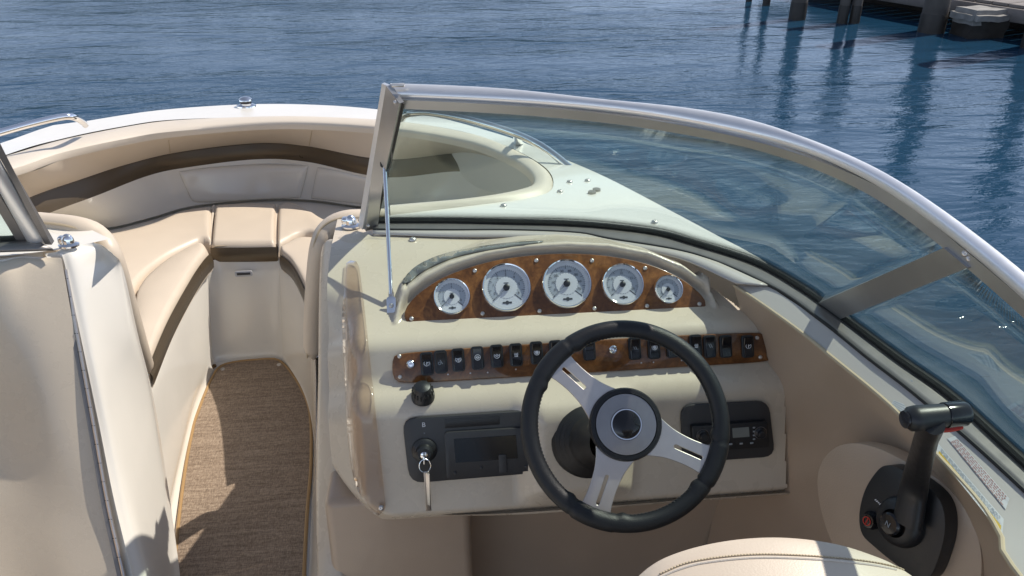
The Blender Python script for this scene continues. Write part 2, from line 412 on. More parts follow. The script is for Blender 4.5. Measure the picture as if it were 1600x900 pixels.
hull_port = [V((-2.19, -1.2, .93)), V((-2.18, .3, .94)), V((-2.165, .85, .95)), V((-2.13, 1.3, .955)), V((-2.05, 1.75, .95)), V((-1.96, 2.1, .92)), V((-1.84, 2.55, .88))]
HE = cr(hull_port + hull_bow + hull_sb, 160)
HE = [V((p.x, p.y, zdeck(p.x, p.y))) for p in HE]
OPEN = [on(*p) for p in [(610, 336), (733, 322), (833, 308), (864, 292), (852, 262), (800, 232), (733, 208), (627, 190), (500, 183), (400, 183), (270, 187), (200, 196), (100, 216), (15, 240)]]
OPEN += [mir(OPEN[4]) + V((0.03, -.02, 0)), mir(OPEN[3]), mir(OPEN[2]), mir(OPEN[1]), mir(OPEN[0]), V((-.93, 1.93, .955)), V((-.33, 1.93, .955))]
op_front = cr(OPEN[:19], 120)
# windscreen base curves
GASK = [Z(*p, .975) for p in [(583, 345), (700, 345), (800, 347), (880, 349), (950, 354), (1027, 364), (1083, 379), (1180, 410), (1250, 448), (1317, 495), (1404, 560), (1491, 622), (1600, 721)]] + [V((.88, .3, .97))]
LINE = [Z(*p, .966) for p in [(583, 360), (700, 361), (800, 361), (900, 365), (950, 374), (1083, 398), (1203, 448), (1280, 500), (1355, 560), (1442, 628), (1600, 768)]] + [V((.84, .25, .96))]
INNR = [Z(*p, .957) for p in [(583, 367), (700, 371), (800, 372), (900, 377), (950, 384), (1060, 405), (1150, 444)]]
COAM = [Z(*p, .945) for p in [(1147, 446), (1200, 482), (1255, 522), (1302, 560), (1389, 632), (1464, 711), (1532, 787), (1566, 843), (1593, 900)]] + [V((.72, .3, .94)), V((.74, -.4, .94)), V((.74, -1.2, .94))]
gk = cr(GASK, 80)
cock = [(p.x, p.y) for p in gk] + [(.9, -1.2), (.9, -1.3)] + [(2 * BX - .9, -1.3)] + [(2 * BX - p.x, p.y) for p in reversed(gk)]
cock2 = cock
deck_outer = [(p.x, p.y) for p in HE]
# deck: opening of the bow and of the cockpit joined by the walkway -> one hole
bowhole = [(p.x, p.y) for p in op_front]
def merged():
    L = [(p.x, p.y) for p in op_front]               # starboard aft end -> round the bow -> port aft end
    q = [(p.x, p.y) for p in gk]
    return L + [(2 * BX - a, b) for a, b in q] + [(2 * BX - .9, -1.19), (.9, -1.19)] + list(reversed(q))
hole = merged()
own(sheet('foredeck', deck_outer, [hole], zdeck, DECK, None, .06))
# hull sides
bm = bmesh.new()
rows = []
for i, p in enumerate(HE):
    T = (HE[min(i + 1, len(HE) - 1)] - HE[max(i - 1, 0)]).normalized(); o = T.cross(V((0, 0, -1))).normalized()
    c = V((BX, min(p.y, 2.2), 0)); inn = (c - p); inn.z = 0; inn.normalize()
    rows.append([p, p - inn * .012 + V((0, 0, -.012)), p - inn * .02 + V((0, 0, -.06)), p + inn * .005 + V((0, 0, -.08)), p + inn * .01 + V((0, 0, -.5)), p + inn * .03 + V((0, 0, -.94)), p + inn * .25 + V((0, 0, -.95 - .35)), V((BX, min(p.y, 2.6), -.75))])
grid(bm, rows); own(finish(bm, 'hull', HULL, None))
rb = [p - (V((BX, min(p.y, 2.2), 0)) - V((p.x, p.y, 0))).normalized() * .024 + V((0, 0, -.045)) for p in HE[::4]]
own(tube('rub_rail', rb, .016, ALUD, None, 8, samples=120))
# ------------------------------------------------------------------ bow interior, from the deck opening down to the seat level
W0 = op_front
def lvl(pts, z): return cr([Z(*p, z) for p in pts], 70)
def lpz(pts): return [Z(*p) for p in pts]
# each row runs from the starboard aft end round the bow to the port aft end
lip1 = [on(*p, dz=.004) for p in [(610, 322), (740, 311), (812, 297), (835, 285), (826, 264), (790, 242), (730, 220), (627, 202), (500, 192), (400, 192), (270, 203), (200, 214), (100, 236), (40, 256)]]
sbT = [V((-.14, 2.30, .74)), V((.10, 2.42, .73)), V((.26, 2.58, .72)), V((.36, 2.70, .70)), V((.34, 2.98, .68)), V((.14, 3.27, .66))]
bandT = sbT + lpz([(600, 250, .65), (480, 229, .65), (400, 224, .65), (280, 238, .65), (200, 257, .65), (130, 280, .66), (62, 303, .67)])
sbB = [V((-.14, 2.32, .66)), V((.09, 2.44, .66)), V((.23, 2.60, .65)), V((.33, 2.71, .63)), V((.31, 2.97, .61)), V((.12, 3.24, .59))]
bandB = sbB + lpz([(600, 277, .58), (480, 253, .58), (400, 249, .58), (290, 262, .58), (230, 275, .58), (150, 306, .59), (72, 335, .60)])
sbW = [V((-.16, 2.36, .41)), V((.0, 2.48, .41)), V((.14, 2.62, .41)), V((.24, 2.72, .41)), V((.22, 2.93, .41)), V((.05, 3.18, .41))]
wallB = sbW + lpz([(560, 322, .41), (480, 312, .41), (400, 312, .41), (300, 322, .41), (235, 340, .41), (165, 356, .41), (95, 352, .41)])
def port_end(z, dx):
    """the two stations at the port aft end of the bow, one pair for each level"""
    if z > .8: return [on(-50, 284, dz=z - .876), on(-108, 312, dz=z - .876)]
    if z > .66: return [Z(-15, 338, .68), Z(-80, 372, .69)]
    if z > .5: return [Z(-5, 372, .61), Z(-70, 408, .62)]
    return [Z(20, 375, .41), Z(-40, 400, .41)]
o = own(loft('coaming_roll', [[p + V((0, 0, -.004)) for p in [OPEN[i] for i in range(14)] + [V((-1.60, 2.55, .87)), V((-1.5, 2.38, .88))]],
      [p + V((0, 0, .012)) for p in [a.lerp(b, .45) for a, b in zip([OPEN[i] for i in range(14)], lip1)] + [V((-1.57, 2.55, .87)), V((-1.47, 2.42, .88))]],
      lip1 + port_end(.88, -.0), [p + V((0, 0, -.03)) for p in lip1 + port_end(.88, .01)]], VINYLD, None, n=150))
lip2 = [p + V((0, 0, -.03)) for p in lip1]
def mixrow(a, b, t):
    A = cr(a, 150); B = cr(b, 150); return [p.lerp(q, t) for p, q in zip(A, B)]
low = bandT + port_end(.70, .04)
hi = lip2 + port_end(.85, .01)
mid1 = [p + V((0, 0, .0)) for p in mixrow(hi, low, .5)]
own(loft('coaming_cushion', [hi, mid1, low], VINYL, None, n=150))
own(loft('accent_band', [[p + V((0, 0, .002)) for p in low], [p.lerp(q, .5) + V((0, -.006, 0)) for p, q in zip(cr(low, 150), cr(bandB + port_end(.63, .05), 150))], bandB + port_end(.63, .05)], BRONZE, None, n=150))
rowsW = [bandB + port_end(.63, .05), mixrow(bandB + port_end(.63, .05), wallB + port_end(.41, .08), .85), wallB + port_end(.41, .1)]
LINER = own(loft('bow_liner', rowsW, WHITE, None, n=150, k=8, smooth_across=False))
# raised moulding of the front liner
def bvh(o):
    me = o.data; return BVHTree.FromPolygons([v.co.copy() for v in me.vertices], [tuple(p.vertices) for p in me.polygons])
LB = bvh(LINER)
def lh(px, py):
    p, n, i, d = LB.ray_cast(EYE, ray(px, py).normalized()); return p if p is not None else Z(px, py, .5)
own(pad('liner_panel', [lh(*p) for p in [(279, 268), (320, 262), (400, 256), (482, 259)]], [lh(*p) for p in [(300, 314), (320, 316), (400, 312), (470, 309)]], .016, .028, WHITE, None, up=V((0, -1, .2)).normalized()))
own(pad('liner_panel', [lh(*p) for p in [(496, 261), (535, 268), (580, 279)]], [lh(*p) for p in [(486, 310), (530, 315), (570, 319)]], .014, .028, WHITE, None, up=V((-.35, -1, .2)).normalized()))
# seams running down the coaming cushion, and the piping under it
CUSH = bvh([o for o in bpy.data.objects if o.name == 'coaming_cushion'][0]); cu = [o for o in bpy.data.objects if o.name == 'coaming_cushion'][0]
for a_, b_ in [((262, 206), (266, 240)), ((489, 196), (483, 228))]:
    pts = []
    for k in range(9):
        x = a_[0] + (b_[0] - a_[0]) * k / 8; y = a_[1] + (b_[1] - a_[1]) * k / 8
        p, n, i, d = CUSH.ray_cast(EYE, ray(x, y).normalized())
        if p is not None: pts.append(p)
    if len(pts) > 2: own(tube('seam', pts, .0018, PIPE, None, 6, samples=16), cu)
own(tube('piping', [p + V((0, 0, .001)) for p in low], .0035, BRONZE, None, 6, samples=140), cu)
# seat base level
EDGE = lpz([(232, 588, .40), (250, 530, .40), (288, 455, .40), (322, 412, .40), (340, 405, .40), (380, 405, .40), (425, 403, .40), (440, 406, .40), (468, 440, .40), (487, 480, .40), (492, 560, .40)])
outer = list(reversed(wallB + port_end(.41, .1)))
own(loft('seat_base_top', [[p + V((0, 0, -.012)) for p in cr(outer, 90)], cr(EDGE, 90)], WHITE, None, n=90))
# walkway walls
own(loft('seat_base_wall', [lpz([(232, 590, .395), (250, 530, .398), (288, 455, .398), (325, 411, .398)]),
      lpz([(238, 640, .33), (262, 560, .34), (294, 480, .35), (326, 430, .36)]),
      lpz([(262, 780, .09), (282, 690, .09), (306, 600, .09), (331, 540, .09)]),
      lpz([(250, 880, .03), (276, 740, .03), (304, 632, .03), (334, 568, .02)]),
      lpz([(262, 930, -.005), (290, 740, -.005), (315, 640, -.005), (340, 574, -.005)])], WHITE, None, n=50))
own(loft('step_face', [lpz([(320, 411, .399), (345, 405, .40), (380, 405, .40), (425, 403, .40), (445, 408, .399)]),
      lpz([(323, 425, .38), (345, 419, .38), (380, 419, .38), (425, 417, .38), (447, 424, .38)]),
      lpz([(328, 560, .02), (345, 556, .02), (390, 552, .02), (430, 550, .02), (450, 560, .02)]),
      lpz([(332, 575, -.005), (350, 572, -.005), (390, 568, -.005), (430, 566, -.005), (452, 580, -.005)])], WHITE, None, n=40))
own(loft('seat_base_wall', [lpz([(434, 404, .399), (468, 440, .399), (487, 480, .399), (494, 560, .36), (496, 700, .25), (500, 930, .12)]),
      lpz([(436, 420, .38), (466, 455, .38), (485, 500, .37), (492, 570, .34), (494, 710, .23), (497, 935, .10)]),
      lpz([(438, 545, .03), (474, 605, .03), (490, 670, .03), (489, 760, .03), (484, 960, .03)]),
      lpz([(436, 560, -.005), (468, 618, -.005), (484, 690, -.005), (484, 780, -.005), (478, 975, -.005)])], WHITE, None, n=60))
# cockpit and walkway sole
own(sheet('sole', [(-1.55, -1.2), (.85, -1.2), (.85, 1.95), (-.2, 2.0), (-.3, 3.0), (-1.1, 3.0), (-1.15, 2.0), (-1.55, 1.9)], [], lambda x, y: 0, WHITE, None, .3))
# finger pull in the step face
c = (Z(382, 426, .365)); nrm = V((.02, -1, .18)).normalized()
mx = frame_of(c + nrm * .012, nrm)
fpo = own(plate('locker_pull', rrect(.066, .022, .008), mx, .004, STICK, None, bev=.0012))
bm = bmesh.new(); box(bm, mx @ M.Translation((0, 0, .0045)), .05, .009, .002, .0005); own(finish(bm, 'pull_slot', PANEL, None), fpo)

# ------------------------------------------------------------------ bow cushions (each lifts out)
def cush(name, label, cat='seat cushion', group='tan vinyl bow cushions'):
    return thing(name, label, cat, group)
def lpt(pts, th=.06): return [Z(x, y, z + th) - V((0, 0, th)) for x, y, z in pts]
def fascia(B, centre, parent, n=50):
    """dark front band standing just proud of the pad's side"""
    B = cr(B, n); up_, lo_, md_ = [], [], []
    for i, p in enumerate(B):
        T = (B[min(i + 1, n - 1)] - B[max(i - 1, 0)]); o_ = V((T.y, -T.x, 0)).normalized()
        if o_.dot(p - centre) < 0: o_ = -o_
        up_.append(p + o_ * .001 + V((0, 0, .050))); md_.append(p + o_ * .009 + V((0, 0, .020))); lo_.append(p + o_ * .006 + V((0, 0, -.008)))
    return loft('fascia', [up_, md_, lo_], BRONZE, parent, n=n)
t1 = cush('bow_cushion', 'long tan bow seat cushion with dark front band on the left side of the walkway')
pad('back_section', lpt([(60, 378, .42), (120, 368, .42), (180, 362, .42), (240, 347, .41), (288, 328, .40), (334, 321, .40)]), lpt([(205, 490, .41), (216, 440, .41), (258, 402, .41), (300, 380, .41), (316, 374, .41), (332, 376, .41)]), .062, .022, VINYL, t1, crown=.012)
pad('thigh_section', lpt([(207, 492, .41), (217, 442, .41), (259, 403, .41), (302, 381, .41), (322, 378, .41)]), lpt([(229, 572, .41), (262, 495, .41), (297, 432, .41), (316, 404, .41), (327, 392, .41)]), .062, .03, VINYL, t1, crown=.012)
fascia(lpt([(229, 572, .41), (262, 495, .41), (297, 432, .41), (316, 404, .41), (327, 392, .41)]), V((-1.3, 2.8, .4)), t1)
tube('seam', [p + V((0, 0, .060)) for p in lpz([(207, 492, .41), (217, 442, .41), (259, 403, .41), (302, 381, .41), (322, 378, .41)])], .0022, PIPE, t1, 6)
t2 = cush('bow_cushion', 'square tan bow cushion over the locker step, between the two long cushions')
pad('cushion_top', lpt([(334, 320, .41), (385, 317, .41), (434, 318, .41)]), lpt([(328, 383, .41), (380, 383, .41), (432, 382, .41)]), .064, .018, VINYL, t2, crown=.01)
fascia(lpt([(328, 383, .41), (380, 383, .41), (432, 382, .41)]), V((-.8, 3.3, .4)), t2)
tube('seam', [p for p in lpz([(333, 385, .462), (380, 383, .462), (427, 382, .462)])], .002, PIPE, t2, 6)
for a_, b_ in [((334, 322), (329, 384)), ((433, 320), (432, 383))]:
    A_, B_ = Z(*a_, .452), Z(*b_, .452); tube('piping', [A_, A_.lerp(B_, .5) + V((0, 0, .006)), B_], .0055, VINYLD, t2, 8)
t3 = cush('bow_cushion', 'tan bow seat cushion with dark front band on the right side of the walkway')
pad('back_section', lpt([(432, 321, .41), (455, 316, .41), (482, 328, .41), (510, 344, .41), (560, 352, .41)]), lpt([(432, 384, .41), (448, 376, .41), (468, 366, .41), (490, 366, .41), (530, 390, .41)]), .064, .02, VINYL, t3, crown=.01)
pad('thigh_section', lpt([(434, 386, .41), (449, 377, .41), (470, 367, .41), (500, 372, .41), (530, 400, .41)]), lpt([(438, 394, .41), (456, 410, .41), (472, 440, .41), (486, 476, .41), (498, 520, .41)]), .062, .026, VINYL, t3, crown=.008)
fascia(lpt([(438, 394, .41), (456, 410, .41), (472, 440, .41), (486, 476, .41), (498, 520, .41)]), V((-.2, 2.8, .4)), t3)
def bolster(label, pts, r, edge):
    t = thing('bolster', label, 'backrest pad', 'tan vinyl backrest pads at the windscreen')
    P = lpz(pts); tube('cover', P, r, VINYL, t, 14, samples=60)
    tube('piping', [p + edge for p in P], .003, PIPE, t, 6, samples=60)
    return t
bolster('upright tan backrest pad curving down the forward edge of the left console', [(60, 350, .93), (120, 357, .93), (152, 370, .91), (172, 402, .87), (192, 468, .74), (212, 538, .58), (226, 584, .44)], lambda t: .031 * min(1, (1 - t) * 12 + .25), V((-.014, -.022, .018)))
bolster('upright tan backrest pad curving down the forward edge of the helm console', [(640, 341, .92), (580, 343, .92), (540, 345, .92), (514, 358, .90), (501, 384, .86), (494, 440, .74), (490, 500, .6), (489, 560, .45)], lambda t: .028 * min(1, (1 - t) * 12 + .25), V((-.012, -.02, .016)))

# ------------------------------------------------------------------ floor mat
mt = thing('floor_mat', 'brown woven vinyl mat with tan bound edge lying in the walkway', 'mat')
ML = [Z(*p, .006) for p in [(318, 622), (332, 590), (345, 573), (370, 566), (400, 563), (430, 562), (446, 572), (468, 603), (484, 645), (486, 720), (480, 800), (475, 905), (474, 1010), (255, 1010), (270, 905), (281, 800), (292, 720), (304, 660)]]
mo = cr(ML[:13], 90) + cr(ML[13:], 40)
plate('weave', [(p.x, p.y) for p in mo], M.Translation((0, 0, .002)), .007, CARPET, mt)
tube('binding', [V((p.x, p.y, .008)) for p in mo], .0055, BIND, mt, 8, closed=True, samples=160)
for p in [(348, 577), (436, 570)]:
    bm = bmesh.new(); lathe('', [(.009, 0), (.008, .003), (.004, .004), (0, .003)], M.Translation(Z(*p, .009)), None, n=14, bm=bm); finish(bm, 'snap', STEEL, mt)
bm = bmesh.new()
kp = Z(332, 574, .012)
for k in range(5): bmesh.ops.create_icosphere(bm, subdivisions=2, radius=.008, matrix=M.Translation(kp + V((random.uniform(-.008, .008), random.uniform(-.006, .006), random.uniform(0, .006)))))
tag(finish(bm, 'cord_knot', ROPEC, None), 'small brown cord knot at the front left corner of the mat', 'cord knot')

# ------------------------------------------------------------------ port console
PCm = WHITE
own(loft('console_side', [lpz([(92, 392, .935), (104, 425, .90), (152, 650, .60), (178, 780, .44), (208, 905, .30), (222, 990, .2)]),
      lpz([(104, 386, .94), (125, 420, .90), (176, 650, .58), (205, 780, .41), (236, 905, .26), (250, 990, .16)]),
      lpz([(150, 380, .935), (172, 405, .89), (205, 520, .70), (236, 650, .45), (268, 905, .12), (270, 990, .05)]),
      lpz([(175, 395, .93), (192, 420, .85), (215, 520, .66), (245, 650, .40), (282, 905, .08), (280, 990, .03)])], WHITE, None, n=160, k=16))
own(loft('console_aft_face', [lpz([(92, 392, .935), (104, 425, .90), (152, 650, .60), (178, 780, .44), (208, 905, .30), (222, 990, .2)]),
      lpz([(86, 394, .935), (95, 427, .893), (140, 652, .593), (165, 782, .433), (194, 907, .293), (208, 990, .193)]),
      lpz([(70, 396, .93), (80, 430, .893), (124, 655, .593), (148, 785, .433), (176, 910, .293), (190, 990, .193)])], WHITE, None, n=160, k=16))
# door that hangs on the long hinge
dr = own(loft('console_door', [lpz([(95, 408, .925), (100, 425, .905), (140, 655, .60), (163, 785, .44), (192, 910, .30), (205, 990, .2)]),
      lpz([(40, 398, .935), (40, 430, .91), (75, 660, .60), (90, 790, .43), (110, 915, .29), (125, 990, .2)]),
      lpz([(0, 400, .935), (-10, 440, .91), (0, 660, .585), (10, 800, .41), (20, 920, .27), (30, 990, .19)]),
      lpz([(-90, 400, .93), (-110, 450, .90), (-110, 670, .57), (-110, 810, .40), (-110, 930, .27), (-110, 990, .2)])], CREAM, None, n=160, k=16))
HG = [p + V((0, .0035, -.0035)) for p in lpz([(103, 421, .905), (146, 655, .603), (169, 785, .443), (196, 908, .303), (212, 990, .21)])]
hb = cr(HG, 40)
hg = own(tube('hinge', [p + V((0, -.006, .004)) for p in HG], .0045, STEEL, None, 8, samples=60))
bm = bmesh.new(); tube('', [p + V((-.010, -.003, .003)) for p in HG], .006, None, None, 4, bm=bm, samples=50); own(finish(bm, 'hinge_leaf', ALUD, None), hg)
for k in range(1, 39, 2):
    mx = frame_of(hb[k] + V((-.001, -.0085, .006)), V((0, -.8, .6))); bm = bmesh.new(); box(bm, mx, .009, .0014, .002, .0003, 1); o = own(finish(bm, 'hinge_knuckle_gap', BLACK, None), hg)
# console top
own(sheet('console_top', [(-2.15, 1.2), (-2.1, 1.75), (-1.9, 2.1), (-1.55, 2.38), (-.93, 2.0), (-.80, 1.88), (-.885, 1.83), (-1.0, 1.80), (-1.15, 1.79), (-1.5, 1.72), (-1.8, 1.5), (-1.95, 1.1)], [], lambda x, y: .938 + .004 * sin(3 * x), WHITE, None, .08))
# port cockpit side
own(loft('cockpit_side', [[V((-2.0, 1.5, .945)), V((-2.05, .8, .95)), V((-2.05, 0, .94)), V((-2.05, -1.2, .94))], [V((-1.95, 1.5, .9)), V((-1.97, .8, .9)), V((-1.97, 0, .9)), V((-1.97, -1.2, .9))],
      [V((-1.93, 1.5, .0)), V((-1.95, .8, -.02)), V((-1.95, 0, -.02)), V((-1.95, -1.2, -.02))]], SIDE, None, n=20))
# ------------------------------------------------------------------ dashboard moulding: heights over a sloping reference plane
RO = V((0, 1.27, .55)); RV = V((0, .655, .7556)).normalized(); RN = V((0, -RV.z, RV.y))
def ss(x, a, b):
    t = min(1, max(0, (x - a) / (b - a))); return t * t * (3 - 2 * t)
def smin(a, b, k):
    h = max(k - abs(a - b), 0) / k; return min(a, b) - h * h * k * .25
def smax(a, b, k): return -smin(-a, -b, k)
def uv(p): q = p - RO; return q.x, q.dot(RV), q.dot(RN)
nA = V((0, -1.2, 1)).normalized(); oA = V((0, 1.50, .879))
ARC = [(626, 506), (628, 488), (640, 465), (665, 444), (700, 425), (760, 406), (820, 396), (885, 392), (950, 395), (1012, 407), (1062, 428), (1095, 453), (1108, 474), (1110, 492)]
arc = [uv(PL(*p, oA, nA)) for p in ARC]
def arch(u):
    if u < arc[0][0]: return arc[0][1] - (arc[0][0] - u) * 3.5
    if u > arc[-1][0]: return arc[-1][1] - (u - arc[-1][0]) * 3.5
    for a, b in zip(arc, arc[1:]):
        if a[0] <= u <= b[0]: return a[1] + (b[1] - a[1]) * (u - a[0]) / max(1e-6, b[0] - a[0])
    return 0
vAB, hAB, sA = .3993, .0416, tan(radians(50.2 - 49.1))
def prof(u, v):
    B = .0720 - 1.04 * (v - .3644); G = smin(.0774 - .64 * (v - .3644), -.0599 - 1.154 * (v - .5877), .02)
    C = .0975 + .29 * (v - .3417); Dd = .0731 - .68 * (v - .2676); E = .49 * v
    fair = .040 * ss(u, .13, .20) * (1 - ss(u, .33, .41)) * (1 - ss(v, .19, .245)) * ss(v, -.02, .03)
    E += fair
    low = smin(smax(B, G, .03), smax(C, smin(Dd, E, .035), .02), .022)
    A = hAB + sA * (v - vAB)
    a = arch(u)
    e = .012; da = (arch(u + e) - arch(u - e)) / (2 * e); sl = sqrt(1 + min(da * da, 30))
    d = (v - a) / sl                                # distance outside the arch
    rim = A + .026 * ss(d, -.004, .010)
    T = hAB + .026 - max(0, v - a - .013 * sl) * 2.3
    K = hAB + (v - vAB + .012) * 3
    pod = min(smin(rim, T, .02), K)
    h = smax(low, pod, .014)
    if h < low + .002 and d < .06: pass
    uR = .735 - .015 * ss(v, 0, .30) - .185 * ss(v, .345, .6)
    h -= max(0, u - uR) * 1.1 * ss(u, uR, uR + .03)
    uL = -.165
    h -= max(0, uL - u) * 1.15 * ss(uL - u, 0, .035) * (1 - ss(v, .36, .52))
    h = smin(h, (v + .006 - 6 * max(0, -.105 - u) ** 2) * 5, .02)
    return h
bm = bmesh.new(); NU, NV = 300, 200; U0, U1, V0, V1 = -.25, .86, -.012, .80
vs = {}
xl = [(p.x, p.y) for p in cr(LINE, 60)]
poly = xl + [(.86, -1), (-.6, -1), (-.6, 1.92), (-.2, 1.9)]
for i in range(NU + 1):
    for j in range(NV + 1):
        u = U0 + (U1 - U0) * i / NU; v = V0 + (V1 - V0) * j / NV; h = prof(u, v)
        p = RO + V((u, 0, 0)) + RV * v + RN * h
        if inside((p.x, p.y), poly): vs[i, j] = bm.verts.new(p)
for i in range(NU):
    for j in range(NV):
        q = [(i, j), (i + 1, j), (i + 1, j + 1), (i, j + 1)]
        if all(k in vs for k in q): bm.faces.new([vs[k] for k in q])
bmesh.ops.recalc_face_normals(bm, faces=bm.faces)
if sum(f.normal.z for f in bm.faces) < 0: bmesh.ops.reverse_faces(bm, faces=bm.faces)
DB = BVHTree.FromBMesh(bm)
own(finish(bm, 'dashboard', CREAM, None, sharp=180))
def hit(px, py, off=0):
    p, n, i, d = DB.ray_cast(EYE, ray(px, py).normalized())
    if p is None: return PL(px, py, RO, RN), RN.copy()
    return p + n * off, n
# lower edge return and console panels under the dashboard
own(loft('dashboard_return', [[V((-.14, 1.29, .535)), V((.1, 1.262, .538)), V((.5, 1.262, .538)), V((.80, 1.262, .538))], [V((-.14, 1.31, .53)), V((.1, 1.275, .527)), V((.5, 1.275, .527)), V((.80, 1.275, .527))], [V((-.14, 1.36, .53)), V((.1, 1.36, .525)), V((.5, 1.36, .525)), V((.80, 1.36, .525))]], CREAM, None, n=30))
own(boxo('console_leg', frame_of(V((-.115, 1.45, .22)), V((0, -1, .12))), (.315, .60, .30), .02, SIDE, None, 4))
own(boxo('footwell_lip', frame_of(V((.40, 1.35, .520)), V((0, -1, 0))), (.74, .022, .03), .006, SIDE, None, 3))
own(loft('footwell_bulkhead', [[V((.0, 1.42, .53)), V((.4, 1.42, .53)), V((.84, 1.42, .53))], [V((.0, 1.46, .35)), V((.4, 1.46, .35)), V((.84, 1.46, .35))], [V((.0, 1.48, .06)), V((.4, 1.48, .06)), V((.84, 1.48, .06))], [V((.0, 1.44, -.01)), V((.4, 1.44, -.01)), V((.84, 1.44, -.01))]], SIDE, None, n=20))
own(sheet('helm_sole', [(-.27, -1.15), (.84, -1.15), (.84, 1.6), (-.27, 1.6)], [], lambda x, y: .006, HELMF, None, .3))
# console corner column beside the walkway
own(loft('console_column', [lpz([(560, 366, .955), (520, 378, .94), (501, 402, .90), (497, 600, .66), (494, 750, .47), (496, 920, .30), (500, 1000, .2)]),
      lpz([(562, 362, .962), (528, 372, .955), (506, 400, .915), (502, 600, .675), (499, 750, .485), (501, 920, .315), (505, 1000, .215)]),
      lpz([(575, 366, .962), (545, 385, .95), (530, 412, .915), (528, 600, .68), (529, 780, .47), (534, 920, .32), (538, 1000, .22)]),
      lpz([(590, 372, .957), (555, 392, .935), (540, 418, .895), (540, 600, .655), (543, 780, .44), (552, 920, .29), (556, 1000, .2)]),
      lpz([(640, 380, .95), (590, 410, .92), (566, 440, .87), (570, 610, .62), (575, 790, .40), (580, 920, .25), (580, 1000, .2)])], CREAM, None, n=160, k=16))

# ------------------------------------------------------------------ starboard side of the cockpit
CO = cr(COAM, 60)
top = [p.copy() for p in CO]
own(loft('side_coaming', [[p for p in LINE[6:]] + [V((.86, -.4, .955)), V((.86, -1.2, .95))],
      COAM], COAMM, None, n=70, k=3))
def off(L, dx, dz, dy=0): return [p + V((dx, dy, dz)) for p in L]
own(tube('coaming_piping', off(COAM, 0, 0), .004, PIPE, None, 8, samples=100))
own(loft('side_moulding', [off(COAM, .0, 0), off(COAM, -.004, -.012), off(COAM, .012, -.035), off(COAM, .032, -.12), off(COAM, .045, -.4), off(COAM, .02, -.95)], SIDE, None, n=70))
own(loft('inner_trim', [LINE[:7], INNR], COAMM, None, n=80, k=2, thick=.004))
# ------------------------------------------------------------------ windscreen
TOPO = [Z(*p, 1.365) for p in [(610, 132), (700, 135), (800, 140), (950, 156), (1050, 166), (1150, 181), (1250, 210), (1350, 251), (1433, 301), (1520, 362), (1600, 425), (1680, 500)]]
TOPM = [Z(*p, 1.345) for p in [(625, 153), (700, 156), (800, 161), (950, 174), (1050, 188), (1150, 207), (1250, 234), (1350, 273), (1407, 302), (1517, 391), (1600, 457), (1680, 530)]]
TOPI = [Z(*p, 1.325) for p in [(630, 167), (700, 170), (800, 175), (950, 188), (1050, 203), (1150, 219), (1250, 248), (1350, 291), (1367, 300), (1483, 387), (1600, 487), (1680, 560)]]
def strip(name, A, B, th, m, parent, n=100, nn=None, round_=0, relax=0, **kw):
    """bar between two edge curves, th thick, seen face outward"""
    A = cr(A, n); B = cr(B, n); rows = []
    for _ in range(relax):
        for L_ in (A, B): L_[1:-1] = [L_[i] * .5 + (L_[i - 1] + L_[i + 1]) * .25 for i in range(1, n - 1)]
    for i in range(n):
        a, b = A[i], B[i]; T = (A[min(i + 1, n - 1)] - A[max(i - 1, 0)]).normalized(); c = (b - a); N = T.cross(c).normalized()
        if N.dot(EYE - a) < 0: N = -N
        row = []
        r = round_
        if r:
            K = 8
            for k in range(K + 1): s = pi * k / K; row.append(a.lerp(b, .5 - .5 * cos(s)) + N * (th * (sin(s) ** .7)))
            for k in range(1, K): s = pi * k / K; row.append(b.lerp(a, .5 - .5 * cos(s)) - N * (th * .6 * sin(s)))
        else:
            row = [a, a + N * th, b + N * th, b, b - N * th * .3, a - N * th * .3]
        rows.append(row)
    bm = bmesh.new(); vs = grid(bm, rows, True); bm.faces.new(vs[0]); bm.faces.new(vs[-1])
    return finish(bm, name, m, parent, sharp=35, **kw)
ws = boat
rail = own(strip('windscreen_top_rail', TOPO, TOPM, .012, ALU, None, round_=1, relax=60))
own(strip('glazing_flange', TOPM, TOPI, .006, MIDM, None, relax=60), rail)
def glass(name, T, Bc, n=50):
    T = cr(T, n); Bc = cr(Bc, n); bm = bmesh.new()
    rows = []
    for k in range(7):
        s = k / 6; rows.append([a.lerp(b, s)  for a, b in zip(T, Bc)])
    grid(bm, rows); o = finish(bm, name, GLASS, None)
    md = o.modifiers.new('s', 'SOLIDIFY'); md.thickness = .005; return own(o)
st_t = (TOPI[9], TOPI[9].lerp(TOPI[10], .32)); st_b = (Z(1283, 470, .975), Z(1317, 495, .975))
glass('windscreen_pane', TOPI[:9] + [TOPI[9]], GASK[:9] + [st_b[0]])
glass('windscreen_pane', [st_t[1], TOPI[10], TOPI[11]], [st_b[1]] + GASK[10:])
own(strip('windscreen_strut', [Z(1483, 385, 1.33), Z(1283, 470, .978)], [Z(1521, 416, 1.33), Z(1318, 495, .978)], .007, MIDM, None, n=6))
own(tube('gasket', GASK, .008, RUBBER, None, 8, samples=160))
own(tube('gasket', off(LINE, 0, .002), .0035, RUBBER, None, 8, samples=160))
gk2 = off(GASK, 0, -.004)
own(loft('base_flange', [off(GASK, 0, -.002), LINE[:]], ALUD, None, n=140, k=3, thick=.008))
